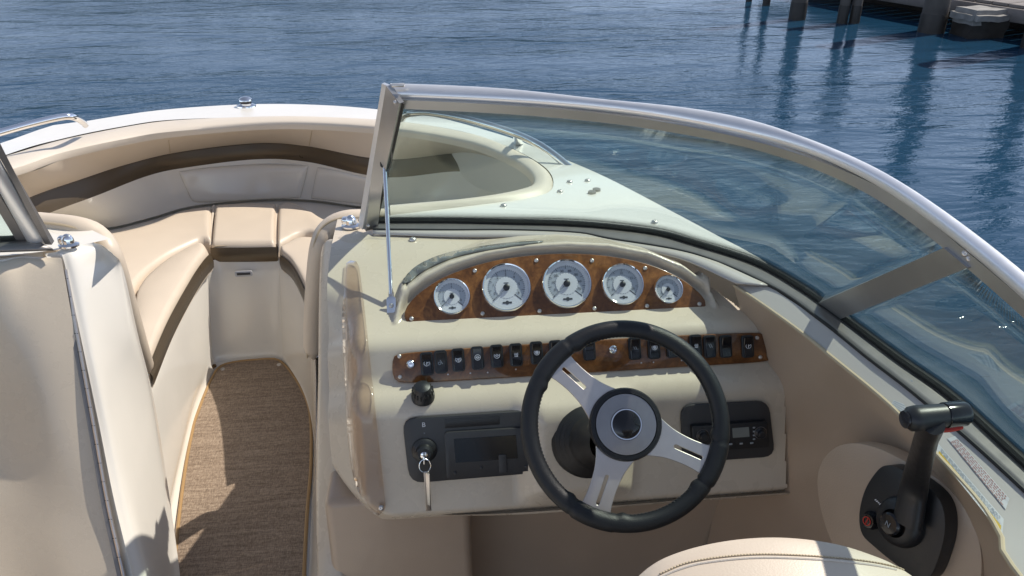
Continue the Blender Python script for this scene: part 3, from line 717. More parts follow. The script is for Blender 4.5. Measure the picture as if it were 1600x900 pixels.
# forward post of the opening
pa = [Z(609, 133, 1.365), Z(590, 240, 1.18), Z(569, 358, .965)]
pb = [Z(630, 160, 1.345), Z(609, 255, 1.17), Z(587, 352, .965)]
post = own(strip('windscreen_post', pa, pb, .008, MIDM, None, n=30))
own(tube('post_seal', [p + V((.001, -.003, 0)) for p in pb], .0025, RUBBER, None, 6), post)
own(strip('post_edge', [p + V((-.012, .02, 0)) for p in pa], pa, .005, ALU, None, n=30), post)
for p, z in (((618, 160), 1.34), ((576, 352), .975)): screw(post, Z(*p, z) + V((0, -.012, .004)), V((0, -1, .5)), .004)
bm = bmesh.new(); box(bm, frame_of(Z(622, 133, 1.372), V((0, 0, 1))), .025, .012, .006, .002); own(finish(bm, 'latch_plate', STEEL, None), rail)
for p in [(1508, 396), (1515, 404)]: screw(rail, PL(*p, TOPM[9], V((-.5, -.5, .7))), EYE - TOPM[9], .004)
# stay rod
f0, fn = hit(612, 470); tp = Z(601, 250, 1.165) + V((0, -.012, 0)); ft = f0 + V((0, -.005, .02))
stay = own(tube('stay_rod', [tp, ft], .0048, CHROME, None, 12, samples=4))
bm = bmesh.new(); box(bm, frame_of(tp + V((0, .004, .004)), V((0, -1, .4))), .020, .036, .022, .005); own(finish(bm, 'stay_bracket', BLACK, None), stay)
screw(stay, tp + V((0, -.009, .002)), V((0, -1, .4)), .006)
f1, n1 = hit(612, 484, .004); n1 = V((0, -.85, .5)).normalized()
mx = frame_of(f1, n1); fo = own(plate('stay_foot', rrect(.020, .052, .007), mx, .003, CHROME, None, bev=.001), stay)
bm = bmesh.new(); box(bm, frame_of(f0 + V((0, -.002, .008)), V((0, -1, .6))), .012, .03, .014, .003)
own(finish(bm, 'foot_fitting', STEEL, None), stay)
for s in (-.017, .006): screw(stay, mx @ V((0, s, .003)), n1, .005)
# port screen: post, base and pane
P0a, P0b = Z(45, 377, .965), Z(84, 378, .965)
pt_a, pt_b = Z(-95, 140, 1.365), Z(-56, 128, 1.365)
pp = own(strip('windscreen_post', [pt_a, P0a], [pt_a.lerp(pt_b, .72), P0a.lerp(P0b, .72)], .014, ALU, None, n=10, round_=1))
own(strip('post_edge', [pt_a.lerp(pt_b, .74), P0a.lerp(P0b, .74)], [pt_b, P0b], .010, ALUD, None, n=10), pp)
own(strip('glazing_flange', [p + V((-.022, 0, 0)) for p in (pt_a, P0a)], [pt_a, P0a], .006, ALUD, None, n=8), pp)
ml = [mir(p) for p in LINE]; mg = [mir(p) for p in GASK]
pg = [Z(50, 372, .975), Z(0, 375, .975), Z(-80, 380, .975)] + mg[5:]
pl = [Z(82, 388, .962), Z(0, 391, .962), Z(-80, 396, .962)] + [mir(p) for p in LINE[5:]]
own(loft('base_flange', [pg, pl], ALUD, None, n=60, k=2, thick=.008))
own(tube('gasket', [p + V((0, 0, .004)) for p in pg], .0055, RUBBER, None, 8, samples=80))
glass('windscreen_pane', [pt_a + V((-.02, 0, 0))] + [mir(p) for p in TOPI[3:]], [P0a + V((-.02, 0, 0))] + mg[5:])
own(strip('windscreen_top_rail', [pt_b] + [mir(p) for p in TOPO[3:]], [pt_b + V((0, .02, -.02))] + [mir(p) for p in TOPM[3:]], .012, ALU, None, round_=1))
# hinge fittings either side of the walkway
def knuckle(px, py, z):
    c = Z(px, py, z); bm = bmesh.new()
    mx = M.Translation(c)
    lathe('', [(.024, 0), (.024, .004), (.015, .008), (.014, .018), (.010, .026), (.004, .030), (0, .0305)], mx @ M.Diagonal((1, .75, 1, 1)), None, n=24, bm=bm)
    box(bm, M.Translation(c + V((-.012, .004, .014))), .022, .02, .02, .006, 3)
    return own(finish(bm, 'windscreen_catch', CHROME, None))
knuckle(108, 384, .945); knuckle(549, 354, .958)

# ------------------------------------------------------------------ deck fittings
def deckp(px, py): return on(px, py)
nl = own(lathe('bow_light', [(.044, 0), (.043, .005), (.030, .011), (.024, .016), (.024, .024), (.030, .028), (.029, .036), (.020, .044), (.009, .048), (0, .049)], M.Translation(deckp(385, 166)) @ M.Diagonal((1, .8, .9, 1)), CHROME, None, n=28))
own(lathe('lens', [(.0246, .0155), (.0246, .025)], M.Translation(deckp(385, 166)) @ M.Diagonal((1.02, .82, .9, 1)), GLOSSB, None, n=28), nl)
def railing(pts, stan):
    r = own(tube('grab_rail', lpz(pts), .0125, CHROME, None, 12, samples=70))
    for p, q in stan:
        s = own(tube('stanchion', [p, q], lambda t: .011 + .012 * t, CHROME, None, 12, samples=6), r)
    return r
a = deckp(131, 195); b = deckp(907, 273)
railing([(-120, 260, .93), (-60, 226, .93), (0, 207, .935), (50, 193, .94), (95, 183, .94), (114, 183, .93), (128, 190, .89), (133, 195, .862)], [])
railing([(628, 186, .865), (633, 180, .90), (645, 177, .925), (672, 176, .94), (733, 187, .94), (800, 207, .94), (840, 225, .935), (868, 244, .91), (890, 262, .885), (907, 274, .868)], [(Z(806, 208, .935), deckp(812, 222))])
for p in [(890, 285), (918, 283), (875, 300), (787, 322), (1023, 348), (645, 375)]: screw(boat, deckp(*p) + V((0, 0, .002)), V((0, 0, 1)), .0085, None, 'deck_snap')
for k, p in enumerate([(925, 302), (932, 298), (88, 183)][:2]):
    q = deckp(*p); own(lathe('deck_fitting', [(.012, 0), (.011, .006), (0, .007)], M.Translation(q), ALUD, None, n=12))

# ------------------------------------------------------------------ instrument panel
def plane_uv(o, n):
    mx = frame_of(o, n); iv = mx.inverted()
    return mx, (lambda px, py: (lambda q: (q.x, q.y))(iv @ PL(px, py, o, n)))
mA, tA = plane_uv(oA + nA * .011, nA)
OUT = [(632, 496), (637, 478), (660, 455), (700, 431), (760, 411), (820, 401), (885, 397), (950, 401), (1010, 413), (1058, 433), (1088, 455), (1101, 471), (1099, 483), (1086, 488), (1000, 492), (900, 497), (760, 503), (652, 508), (638, 506)]
o2 = [tA(*p) for p in OUT]; o2 = [(p.x, p.y) for p in cr([V((*p, 0)) for p in o2], 120, True)]
ip = own(plate('instrument_panel', o2, mA, .006, WOOD, None, bev=.0022, seg=3))
oP = oA + nA * .0172; mP, tP = plane_uv(oP, nA)
bm = bmesh.new()
for p in [(643, 498), (742, 423), (754, 490), (838, 407), (843, 486), (925, 407), (929, 482), (1008, 419), (1011, 478), (1093, 475)]:
    x, y = tP(*p); screw(ip, mP @ V((x, y, 0)), nA, .0048)
def gauge(px, py, rpx, nums, big):
    x, y = tP(px, py); c = mP @ V((x, y, 0)); R = rpx / F_PX * (c - EYE).dot(FW)
    mx = mP @ M.Translation((x, y, 0))
    g = own(lathe('gauge', [(R * .99, -.004), (R, .004), (R * .985, .010), (R * .94, .0135), (R * .90, .0125), (R * .865, .007), (R * .855, .003)], mx, CHROME, None, n=64))
    r = R * .865
    own(lathe('dial', [(0, .0030), (r * .5, .0030), (r, .0030)], mx, DIAL2, None, n=48), g)
    own(lathe('dial_ring', [(r * .84, .0034), (r * .99, .0036)], mx, DIAL, None, n=48), g)
    # pale wedge and centre
    bm = bmesh.new(); c0 = bm.verts.new(mx @ V((0, 0, .0036))); prev = None
    for k in range(17):
        a = radians(222 + 96 * k / 16); v = bm.verts.new(mx @ V((r * .93 * cos(a), r * .93 * sin(a), .0036)))
        if prev: bm.faces.new((c0, prev, v))
        prev = v
    own(finish(bm, 'dial_wedge', DIAL, None, False), g)
    own(lathe('dial_centre', [(0, .0041), (r * .50, .0041), (r * .51, .0036)], mx, DIAL, None, n=40), g)
    bm = bmesh.new(); NT = 41 if big else 25
    for k in range(NT):
        a = radians(222 - 264 * k / (NT - 1)); major = k % (5 if big else 6) == 0
        r0, r1, wd = (r * (.70 if major else .78), r * .86, .0009 if major else .00045)
        box(bm, mx @ M.Rotation(a, 4, 'Z') @ M.Translation(((r0 + r1) / 2, 0, .0039)), r1 - r0, wd, .0004)
    for k in range(24):
        a = 2 * pi * k / 24; box(bm, mx @ M.Rotation(a, 4, 'Z') @ M.Translation((r * .5, 0, .0043)), r * .04, .0005, .0003)
    for s in (-1, 1): box(bm, mx @ M.Rotation(radians(270 + s * 48), 4, 'Z') @ M.Translation((r * .68, 0, .0039)), r * .42, .0016, .0004)
    own(finish(bm, 'dial_marks', INK, None, False), g)
    for k, s in enumerate(nums):
        a = radians(205 - 230 * k / (len(nums) - 1)); own(text('dial_number', s, r * .17, mx @ M.Translation((r * .61 * cos(a), r * .61 * sin(a), .0039)), INK, None, .0001), g)
    # maker's emblem below the centre: a small winged wheel
    bm = bmesh.new(); q = mx @ M.Translation((0, -r * .70, .0040))
    lathe('', [(r * .09, 0), (r * .09, .0004), (0, .0004)], q, None, n=12, bm=bm)
    for s in (-1, 1): box(bm, q @ M.Translation((s * r * .15, 0, .0002)), r * .12, r * .08, .0004)
    box(bm, q @ M.Translation((0, r * .30 + r * .62, .0004)), r * .22, r * .035, .0003); box(bm, q @ M.Translation((0, r * .86, .0004)), r * .035, r * .14, .0003)
    own(finish(bm, 'dial_emblem', INK, None, False), g)
    a = radians(222); bm = bmesh.new(); box(bm, mx @ M.Rotation(a, 4, 'Z') @ M.Translation((r * .38, 0, .0075)), r * .78, r * .035, .0006); own(finish(bm, 'needle', INKG, None, False), g)
    own(lathe('needle_hub', [(r * .15, .004), (r * .15, .009), (r * .11, .0105), (0, .0108)], mx, BLACK, None, n=24), g)
    own(lathe('lens', [(r * 1.0, .0085), (r * .8, .0115), (r * .4, .0135), (0, .0142)], mx, LENS, None, n=40), g)
gauge(706, 464, 29.5, ['0', '2', '4', '6', '8'], 0); gauge(791, 450, 39.5, ['0', '1', '2', '3', '4', '5', '6'], 1); gauge(885, 444, 40, ['0', '10', '20', '30', '40', '50', '60', '70'], 1)
gauge(972, 445, 34, ['0', '5', '10', '15', '20'], 1); gauge(1043, 453, 23.5, ['0', '2', '4', '6'], 0)
# hood strip above the panel
def drape(name, outline, th, m, off_=.0, n=90, parent=None, res=12, **kw):
    """thin moulded cover following the dashboard; outline in photo points"""
    P = cr([V((x, y, 0)) for x, y in outline], n, True); P = [(p.x, p.y) for p in P]; ex = []
    xs = [p[0] for p in P]; ys = [p[1] for p in P]; x = min(xs)
    while x < max(xs):
        y = min(ys)
        while y < max(ys):
            if inside((x, y), P): ex.append((x, y))
            y += res
        x += res
    co, fs = cdt([P], ex); bm = bmesh.new(); V1_ = []; 
    for c in co:
        p, nn = hit(c[0], c[1]); V1_.append(bm.verts.new(p + nn * off_))
    F = [bm.faces.new([V1_[i] for i in f]) for f in fs]
    o = finish(bm, name, m, None, sharp=60, **kw); md = o.modifiers.new('s', 'SOLIDIFY'); md.thickness = th; md.offset = 1
    return own(o, parent)
drape('hood_inlay', [(628, 443), (650, 418), (690, 400), (740, 389), (800, 381), (850, 379), (800, 386), (745, 395), (700, 407), (660, 426), (640, 442)], .003, INLAY, .001, res=8)

# ------------------------------------------------------------------ switch panel
C1, C2 = V((0, 1.42, .872)), V((0, 1.39, .807)); nC = V((0, -(C1.z - C2.z), C1.y - C2.y)).normalized()
oC = C2 + nC * .004; mC, tC = plane_uv(oC, nC)
o2 = [tC(*p) for p in [(613, 574), (615, 561), (626, 553), (700, 546), (900, 533), (1060, 524), (1180, 520), (1192, 526), (1196, 542), (1196, 558), (1188, 565), (1060, 573), (900, 583), (700, 595), (628, 597), (616, 590)]]
ctr = [tC(626, 597)[1], tC(626, 552)[1]]
o2 = [(p.x, p.y) for p in cr([V((*p, 0)) for p in o2], 140, True)]
sp = own(plate('switch_panel', o2, mC, .006, WOOD, None, bev=.0022, seg=3))
oS = oC + nC * .006; mS, tS = plane_uv(oS, nC)
bm = bmesh.new()
for p in [(624, 557), (625, 589), (1183, 528), (1188, 558)]:
    x, y = tS(*p); screw(sp, mS @ V((x, y, 0)), nC, .0045)
for x_, y_ in [(735, 583), (700, 585), (762, 582), (806, 577), (1002, 567), (1021, 566), (1065, 563)]:
    x, y = tS(x_, y_); lathe('', [(.002, 0), (.0015, .001), (0, .001)], mS @ M.Translation((x, y, 0)), None, n=8, bm=bm)
ob = own(finish(bm, 'indicator_pips', STEEL, None), sp); ob['kind'] = 'stuff'
def icon(bm, mx, kind):
    r = .0062
    def ring(rr, w_, cx=0, cy=0): lathe('', [(rr, 0), (rr, .0003), (rr - w_, .0003), (rr - w_, 0)], mx @ M.Translation((cx, cy, 0)), None, n=18, bm=bm)
    if kind in 'aceg': ring(r, .0011)
    if kind == 'a': box(bm, mx, .0015, .008, .0005); box(bm, mx @ M.Translation((.0018, .001, 0)), .004, .0013, .0005)
    elif kind == 'b':
        box(bm, mx @ M.Rotation(.5, 4, 'Z'), .0014, .013, .0005); ring(.0032, .001, -.003, -.004); box(bm, mx @ M.Translation((.002, .006, 0)), .005, .0014, .0005)
    elif kind == 'c':
        for k in range(3): box(bm, mx @ M.Rotation(k * pi / 3, 4, 'Z'), .0012, .009, .0005)
    elif kind == 'd':
        for k in (-1, 0, 1): box(bm, mx @ M.Translation((k * .0026, 0, 0)), .0012, .011, .0005)
        box(bm, mx, .009, .0012, .0005); box(bm, mx @ M.Translation((0, -.0045, 0)), .007, .0012, .0005)
    elif kind == 'e': ring(.003, .001); box(bm, mx @ M.Translation((0, -.0005, 0)), .009, .001, .0005)
    elif kind == 'f':
        for k in (-1, 1): box(bm, mx @ M.Translation((k * .002, 0, 0)) @ M.Rotation(.4, 4, 'Z'), .0012, .009, .0005)
    elif kind == 'g': lathe('', [(.0038, .0004), (0, .0004)], mx, None, n=14, bm=bm); box(bm, mx @ M.Translation((0, .004, 0)), .002, .004, .0006)
SW = [(667, 568, 'a', 1), (689, 565, 'b', .35), (716, 562, 'c', .8), (746, 559, 'e', 1), (776, 556, 'e', 1), (806, 554, 'd', 1), (838, 551, 'g', 1), (868, 549, 'c', .8), (920, 545, '', .5), (991, 544, 'f', .3), (1021, 543, 'g', 1), (1050, 541, 'c', .5), (1086, 540, 'd', .8), (1108, 541, 'f', .25), (1133, 541, '', .2), (1167, 541, 'a', 1)]
for px, py, ic, br in SW:
    x, y = tS(px, py); mx = mS @ M.Translation((x, y, 0)) @ M.Rotation(0.02, 4, 'Z')
    b = own(plate('rocker_switch', rrect(.0262, .048, .006), mx, .006, BLACK, None, bev=.002))
    bm = bmesh.new(); nseg = 10; tilt = random.choice((1, 1, 1, -1)); rows = []
    for k in range(nseg + 1):
        s = -1 + 2 * k / nseg; yy = s * .0205; zz = .0085 + .004 * abs(s) ** 1.5 + tilt * s * .0025 
        rows.append([mx @ V((-.0098, yy, .004)), mx @ V((-.0098, yy, zz - .001)), mx @ V((-.0085, yy, zz)), mx @ V((.0085, yy, zz)), mx @ V((.0098, yy, zz - .001)), mx @ V((.0098, yy, .004))])
    vs2 = grid(bm, rows); bm.faces.new(vs2[0]); bm.faces.new(vs2[-1]); own(finish(bm, 'rocker', GLOSSB if ic != 'b' else BLACK, None, sharp=30), b)
    if ic:
        bm = bmesh.new(); icon(bm, mx @ M.Translation((0, .002, .0093)), ic); own(finish(bm, 'switch_symbol', INKW if br > .6 else INKG, None, False), b)
for px, py in [(642, 569), (958, 546)]:
    x, y = tS(px, py); own(lathe('push_button', [(.0088, 0), (.0088, .003), (.0065, .0055), (.0055, .004), (.004, .0038), (.0038, .0058), (0, .0062)], mS @ M.Translation((x, y, 0)), CHROME, None, n=24))
# black knob on the ledge
p, nn = hit(661, 619); kn = own(lathe('rubber_knob', [(.024, -.004), (.024, .006), (.0215, .010), (.020, .022), (.016, .030), (.008, .033), (0, .034)], frame_of(p, (nn + V((0, 0, 1))).normalized()), BLACK, None, n=28))
bm = bmesh.new(); mk = frame_of(p, (nn + V((0, 0, 1))).normalized())
for k in range(18): box(bm, mk @ M.Rotation(2 * pi * k / 18, 4, 'Z') @ M.Translation((.0208, 0, .015)), .003, .003, .013, .0008, 1)
own(finish(bm, 'knob_ribs', RUBBER, None), kn)

# ------------------------------------------------------------------ lower dash panels
E1, E2 = V((0, 1.33, .780)), V((0, 1.27, .549)); nE = V((0, -(E1.z - E2.z), E1.y - E2.y)).normalized()
def epl(name, pts, off_, th, m, parent=None, bev=.003, n=80):
    o_ = E2 + nE * off_; mx, tt = plane_uv(o_, nE); P = [V((*tt(*p), 0)) for p in pts]
    P = [(q.x, q.y) for q in cr(P, n, True)] if n else [(q.x, q.y) for q in P]
    return own(plate(name, P, mx, th, m, None, bev=bev), parent), mx, tt
def rr4(c, r=.18, k=4):
    """rounded version of a four-cornered photo outline"""
    out = []
    for i in range(4):
        a, b, d = c[i - 1], c[i], c[(i + 1) % 4]
        la = sqrt((a[0] - b[0]) ** 2 + (a[1] - b[1]) ** 2); ld = sqrt((d[0] - b[0]) ** 2 + (d[1] - b[1]) ** 2); q = r * min(la, ld)
        p0 = (b[0] + (a[0] - b[0]) * q / la, b[1] + (a[1] - b[1]) * q / la); p1 = (b[0] + (d[0] - b[0]) * q / ld, b[1] + (d[1] - b[1]) * q / ld)
        for j in range(k + 1):
            t = j / k; out.append(((1 - t) ** 2 * p0[0] + 2 * t * (1 - t) * b[0] + t * t * p1[0], (1 - t) ** 2 * p0[1] + 2 * t * (1 - t) * b[1] + t * t * p1[1]))
    return out
lp, m1, t1_ = epl('accessory_panel', rr4([(628, 653), (833, 640), (836, 738), (640, 754)], .22), .003, .006, PANEL, n=0)
dv, m2, t2_ = epl('display_bezel', rr4([(694, 674), (826, 666), (834, 733), (698, 746)], .08), .0095, .007, PANEL, lp, n=0)
epl('display_screen', rr4([(709, 686), (806, 680), (809, 716), (712, 723)], .03), .0170, .0006, GLOSSB, lp, 0, 0)
epl('panel_tab', rr4([(779, 710), (791, 710), (792, 738), (780, 739)], .2), .017, .002, PANEL, lp, .0006, 0)
epl('panel_plate', rr4([(694, 655), (780, 649), (781, 663), (695, 669)], .1), .0092, .0010, BLACK, lp, .0003, 0)
bm = bmesh.new(); mE, tE = plane_uv(E2 + nE * .0168, nE)
for p in [(711, 739), (752, 731), (822, 729)]: x, y = tE(*p); screw(lp, mE @ V((x, y, 0)), nE, .0035, PANEL)
mE, tE = plane_uv(E2 + nE * .0092, nE)
x, y = tE(662, 664); own(text('panel_letter', 'B', .014, mE @ M.Translation((x, y, 0)) @ M.Shear('XZ', 4, (0, 0)), INKW, None, .0002), lp)
x, y = tE(663, 677); own(text('panel_mark', 'III', .004, mE @ M.Translation((x, y, 0)), INKG, None, .0002), lp)
x, y = tE(663, 703); mk = mE @ M.Translation((x, y, 0))
ig = own(lathe('ignition_switch', [(.026, 0), (.026, .004), (.022, .008), (.0175, .010), (.0165, .020), (.013, .023), (0, .023)], mk, BLACK, None, n=32))
own(lathe('key_barrel', [(.0075, .022), (.0075, .026), (.006, .027), (0, .027)], mk, CHROME, None, n=20), ig)
# key with ring and tag hanging from the switch
kt = thing('key_set', 'ignition key with split ring and long metal tag hanging from the ignition switch', 'keys')
kc = mk @ V((0, 0, .027)); 
bm = bmesh.new(); box(bm, mk @ M.Translation((0, -.001, .037)) , .003, .017, .022, .001); finish(bm, 'key_bow', CHROME, kt)
rc = mk @ V((.001, -.013, .046)); rn = V((.15, -1, .35)).normalized(); mr = frame_of(rc, rn)
tube('ring', [mr @ V((.0115 * cos(2 * pi * k / 14), .0135 * sin(2 * pi * k / 14), 0)) for k in range(14)], .0009, CHROME, kt, 8, closed=True, samples=60)
k0 = rc + V((.002, -.001, -.014)); 
bm = bmesh.new(); box(bm, M.Translation(k0 + V((0, 0, -.052))) @ M.Rotation(.12, 4, 'Z'), .011, .0018, .104, .0008); box(bm, M.Translation(k0 + V((.001, -.002, -.045))) @ M.Rotation(-.5, 4, 'Z') @ M.Rotation(.03, 4, 'Y'), .009, .0016, .084, .0006); finish(bm, 'tag', STEEL, kt)
# radio
rp, m1, t1_ = epl('radio_panel', rr4([(1062, 632), (1200, 625), (1210, 712), (1066, 722)], .22), .003, .006, PANEL, n=0)
rad, m2, t2_ = epl('radio', rr4([(1078, 663), (1196, 655), (1199, 695), (1081, 702)], .08), .0095, .012, BLACK, rp, .002, 0)
rad.parent = rp
mR, tR = plane_uv(E2 + nE * .0217, nE)
epl('radio_display', rr4([(1144, 669), (1170, 667), (1171, 682), (1145, 684)], .06), .0217, .0008, LCD, rp, 0, 0)
for p in [(1098, 680), (1188, 676)]:
    x, y = tR(*p); own(lathe('radio_dial', [(.0125, 0), (.0125, .003), (.009, .006), (.0085, .012), (.007, .0135), (0, .0135)], mR @ M.Translation((x, y, 0)), BLACK, None, n=28), rp)
    own(lathe('dial_trim', [(.0135, 0), (.0135, .0012), (.012, .0012)], mR @ M.Translation((x, y, 0)), ALUD, None, n=28), rp)
bm = bmesh.new()
for k in range(6):
    x, y = tR(1092 + k * 16.5, 696.5 - k * .9); box(bm, mR @ M.Translation((x, y, .0006)), .007, .004, .0012, .0004, 1)
for k in range(4):
    x, y = tR(1178, 668 + k * 6); box(bm, mR @ M.Translation((x, y, .0006)), .005, .0035, .001, .0003, 1)
own(finish(bm, 'radio_buttons', INKG, None, False), rp)

# acrylic cover beside the dashboard
drape('clear_cover', [(541, 425), (545, 413), (556, 413), (563, 428), (574, 520), (588, 650), (602, 780), (601, 795), (592, 799), (578, 788), (562, 755), (552, 700), (545, 600), (540, 500)], .004, ACRYL, .006, res=10)
p, nn = hit(596, 790, .011); screw(boat, p, nn, .006)
# ------------------------------------------------------------------ steering wheel
WC = D(977, 663, 1.36); WN = V((-.06, -.79, .61)).normalized(); mw = frame_of(WC, WN)
def rim_r(t): return .0158
wheel = own(lathe('steering_wheel', [(.0615, -.008), (.062, .004), (.0595, .010), (.0525, .011), (.0515, .006)], mw, LEATHER, None, n=64))
SPK = [137, -24.5, -111.5]                                        # spoke directions in degrees
N = 220; rows = []; RR = .1635
for i in range(N):
    a = 2 * pi * i / N; deg = math.degrees(a); bump_ = 0
    for s in SPK:
        d = abs((deg - s + 180) % 360 - 180)
        bump_ = max(bump_, ss(13.5 - d, 0, 2.0))
        if 12.6 < d < 13.6: bump_ = max(0, bump_ - .5)
    fing = 0
    for s in SPK:
        d = (deg - s + 180) % 360 - 180
        for e in (-17.5, 17.5): fing = max(fing, exp(-((d - e) / 3.0) ** 2))
    c = V((RR * cos(a), RR * sin(a), 0)); er = V((cos(a), sin(a), 0)); row = []
    for q in range(18):
        b = 2 * pi * q / 18; rr = .0149 + .0011 * bump_; 
        inn = max(0, -cos(b)); rr += (.0035 * fing) * inn ** 2
        if 12.4 < min(abs((deg - s + 180) % 360 - 180) for s in SPK) < 13.2: rr -= .0012
        row.append(mw @ (c + er * (rr * cos(b)) + V((0, 0, rr * sin(b) * .95))))
    rows.append(row)
rows.append(rows[0]); bm = bmesh.new(); grid(bm, rows, True); rimo = own(finish(bm, 'rim', LEATHER, None, sharp=60), wheel)
bm = bmesh.new()
for i in range(0, 150):
    a = 2 * pi * i / 150; 
    box(bm, mw @ M.Rotation(a, 4, 'Z') @ M.Translation((RR - .0150, 0, .0045)) @ M.Rotation(.5, 4, 'X'), .0012, .0035, .0010)
o = own(finish(bm, 'stitching', INK, None), rimo) ; o['kind'] = 'stuff'; o.parent = wheel
for s in SPK:
    ms = mw @ M.Rotation(radians(s), 4, 'Z')
    half = [(.044, .038), (.058, .032), (.078, .0260), (.095, .0235), (.115, .0225), (.135, .0235), (.152, .0265)]
    out = cr([V((x, -y, 0)) for x, y in half], 16); out = [(p.x, p.y) for p in out] + [(p.x, -p.y) for p in reversed(out)]
    slot = rrect(.052, .0062, .003, 3, .116, 0)
    sp_ = own(plate('spoke', out, ms @ M.Translation((0, 0, -.004)), .004, STEEL, None, holes=[slot], bev=.0008, seg=1), wheel)
    # the spoke dishes: near the rim it drops a little below the hub
hubm = mw @ M.Translation((0, 0, .004))
own(lathe('hub_disc', [(.0518, .003), (.051, .006), (.027, .0078), (.026, .005)], hubm, HUBM, None, n=64), wheel)
own(lathe('hub_ring', [(.0268, .006), (.026, .0100), (.0240, .0100), (.0235, .007)], hubm, CHROME, None, n=48), wheel)
own(lathe('hub_cap', [(.0240, .006), (.0235, .0095), (.018, .0125), (.010, .0142), (0, .0147)], hubm, GLOSSB, None, n=48), wheel)
bq, bn = PL(918, 688, E2 + nE * .03, nE), nE
colaxis = (WC - WN * .05 - bq)
bt = own(lathe('column_boot', [(.075, -.02), (.076, .004), (.070, .012), (.071, .020), (.064, .028), (.065, .036), (.058, .044), (.059, .052), (.052, .062), (.053, .070), (.046, .082), (.040, .10), (.034, .16)], frame_of(bq, (colaxis.normalized() + bn * .4).normalized()), RUBBER, None, n=40))
own(tube('column_shaft', [bq + colaxis * .2, WC - WN * .01], .030, BLACK, None, 16, samples=6), wheel)

# ------------------------------------------------------------------ throttle control on the side moulding
TO = X(1430, 805, .735); TN = V((-.93, -.30, .22)).normalized(); mT, tT = plane_uv(TO, TN)
def tpl(name, pts, off_, th, m, parent=None, bev=.003, n=90):
    mx, tt = plane_uv(TO + TN * off_, TN); P = cr([V((*tt(*p), 0)) for p in pts], n, True)
    return own(plate(name, [(q.x, q.y) for q in P], mx, th, m, None, bev=bev), parent)
bulge = tpl('control_mount', [(1302, 760), (1306, 725), (1325, 700), (1355, 690), (1395, 697), (1440, 718), (1500, 752), (1545, 810), (1560, 880), (1540, 960), (1480, 1000), (1400, 960), (1345, 880), (1315, 820)], -.045, .040, SIDE, None, .012)
tb = tpl('throttle', [(1362, 800), (1370, 765), (1386, 738), (1402, 725), (1425, 730), (1462, 752), (1486, 775), (1496, 805), (1493, 845), (1474, 895), (1452, 900), (1420, 878), (1385, 850), (1366, 830)], -.004, .030, BLACK, None, .008)
def TX(px, py, off_): return PL(px, py, TO + TN * off_, TN)
hc = TX(1410, 815, .026); mh = frame_of(hc, TN)
own(lathe('pivot_housing', [(.040, 0), (.040, .006), (.036, .016), (.030, .020), (.022, .022)], mh, BLACK, None, n=36), tb)
own(lathe('neutral_button', [(.018, .02), (.018, .030), (.015, .033), (0, .034)], mh, GLOSSB, None, n=28), tb)
own(text('button_mark', 'N', .012, mh @ M.Translation((0, 0, .0345)), INKG, None, .0002), tb)
h0 = TX(1418, 818, .045); h1 = TX(1432, 745, .060); h2 = V(X(1452, 668, .612))
bm = bmesh.new(); P = cr([h0, h1, h2, h2 + (h2 - h1) * .12], 24); rows = []
for i, p in enumerate(P):
    T = (P[min(i + 1, 23)] - P[max(i - 1, 0)]).normalized(); a = T.cross(TN).normalized(); b = T.cross(a); t = i / 23
    w_ = .030 * (1 - t) + .0165 * t + .008 * max(0, t - .8) * 5; d_ = .013
    rows.append([p + a * (w_ * cos(q)) * (abs(cos(q)) ** -.3 if abs(cos(q)) > .05 else 1) * .8 + b * (d_ * sin(q)) for q in [2 * pi * k / 20 for k in range(20)]])
g = grid(bm, rows, True); bm.faces.new(g[0]); bm.faces.new(g[-1]); own(finish(bm, 'lever', BLACK, None), tb)
g0, g1 = X(1419, 655, .575), X(1512, 645, .655)
ga = (g1 - g0).normalized(); L = (g1 - g0).length
grip = own(lathe('grip', [(0, -.003), (.011, -.002), (.0155, .003), (.0165, .010), (.0160, .02), (.0150, L * .5), (.0152, L * .8), (.0140, L * .93), (.010, L), (0, L + .001)], frame_of(g0, ga), BLACK, None, n=28), tb)
own(lathe('grip_end_cap', [(.0115, -.003), (.011, -.0055), (0, -.006)], frame_of(g0, ga), GLOSSB, None, n=24), tb)
own(lathe('grip_collar', [(.0157, L * .60), (.0164, L * .61), (.0162, L * .92), (.0145, L * .97)], frame_of(g0, ga), GLOSSB, None, n=28), tb)
own(tube('lock_trigger', [g0.lerp(g1, .52) + V((0, -.004, -.019)), g0.lerp(g1, .72) + V((0, -.006, -.018)), g0.lerp(g1, .9) + V((0, -.006, -.0155))], .0042, RED, None, 8), tb)
kp2 = TX(1367, 812, .02); own(lathe('stop_switch', [(.015, 0), (.015, .010), (.012, .014), (.0115, .018), (0, .019)], frame_of(kp2, TN), GLOSSB, None, n=24), tb)
bm = bmesh.new(); mk2 = frame_of(kp2 + TN * .0192, TN); lathe('', [(.0078, 0), (.0078, .0004), (.006, .0004), (.006, 0)], mk2, None, n=18, bm=bm); box(bm, mk2, .002, .010, .0006); own(finish(bm, 'switch_mark', RED, None, False), tb)
bm = bmesh.new(); mk3, tk3 = plane_uv(TO + TN * .0268, TN)
for k in range(7): x, y = tk3(1368 + k * 2.4, 781 + k * 2.2); box(bm, mk3 @ M.Translation((x, y, 0)) @ M.Rotation(-.75, 4, 'Z'), .0016, .004 if k % 2 else .003, .0004)
own(finish(bm, 'panel_lettering', INKW, None, False), tb)

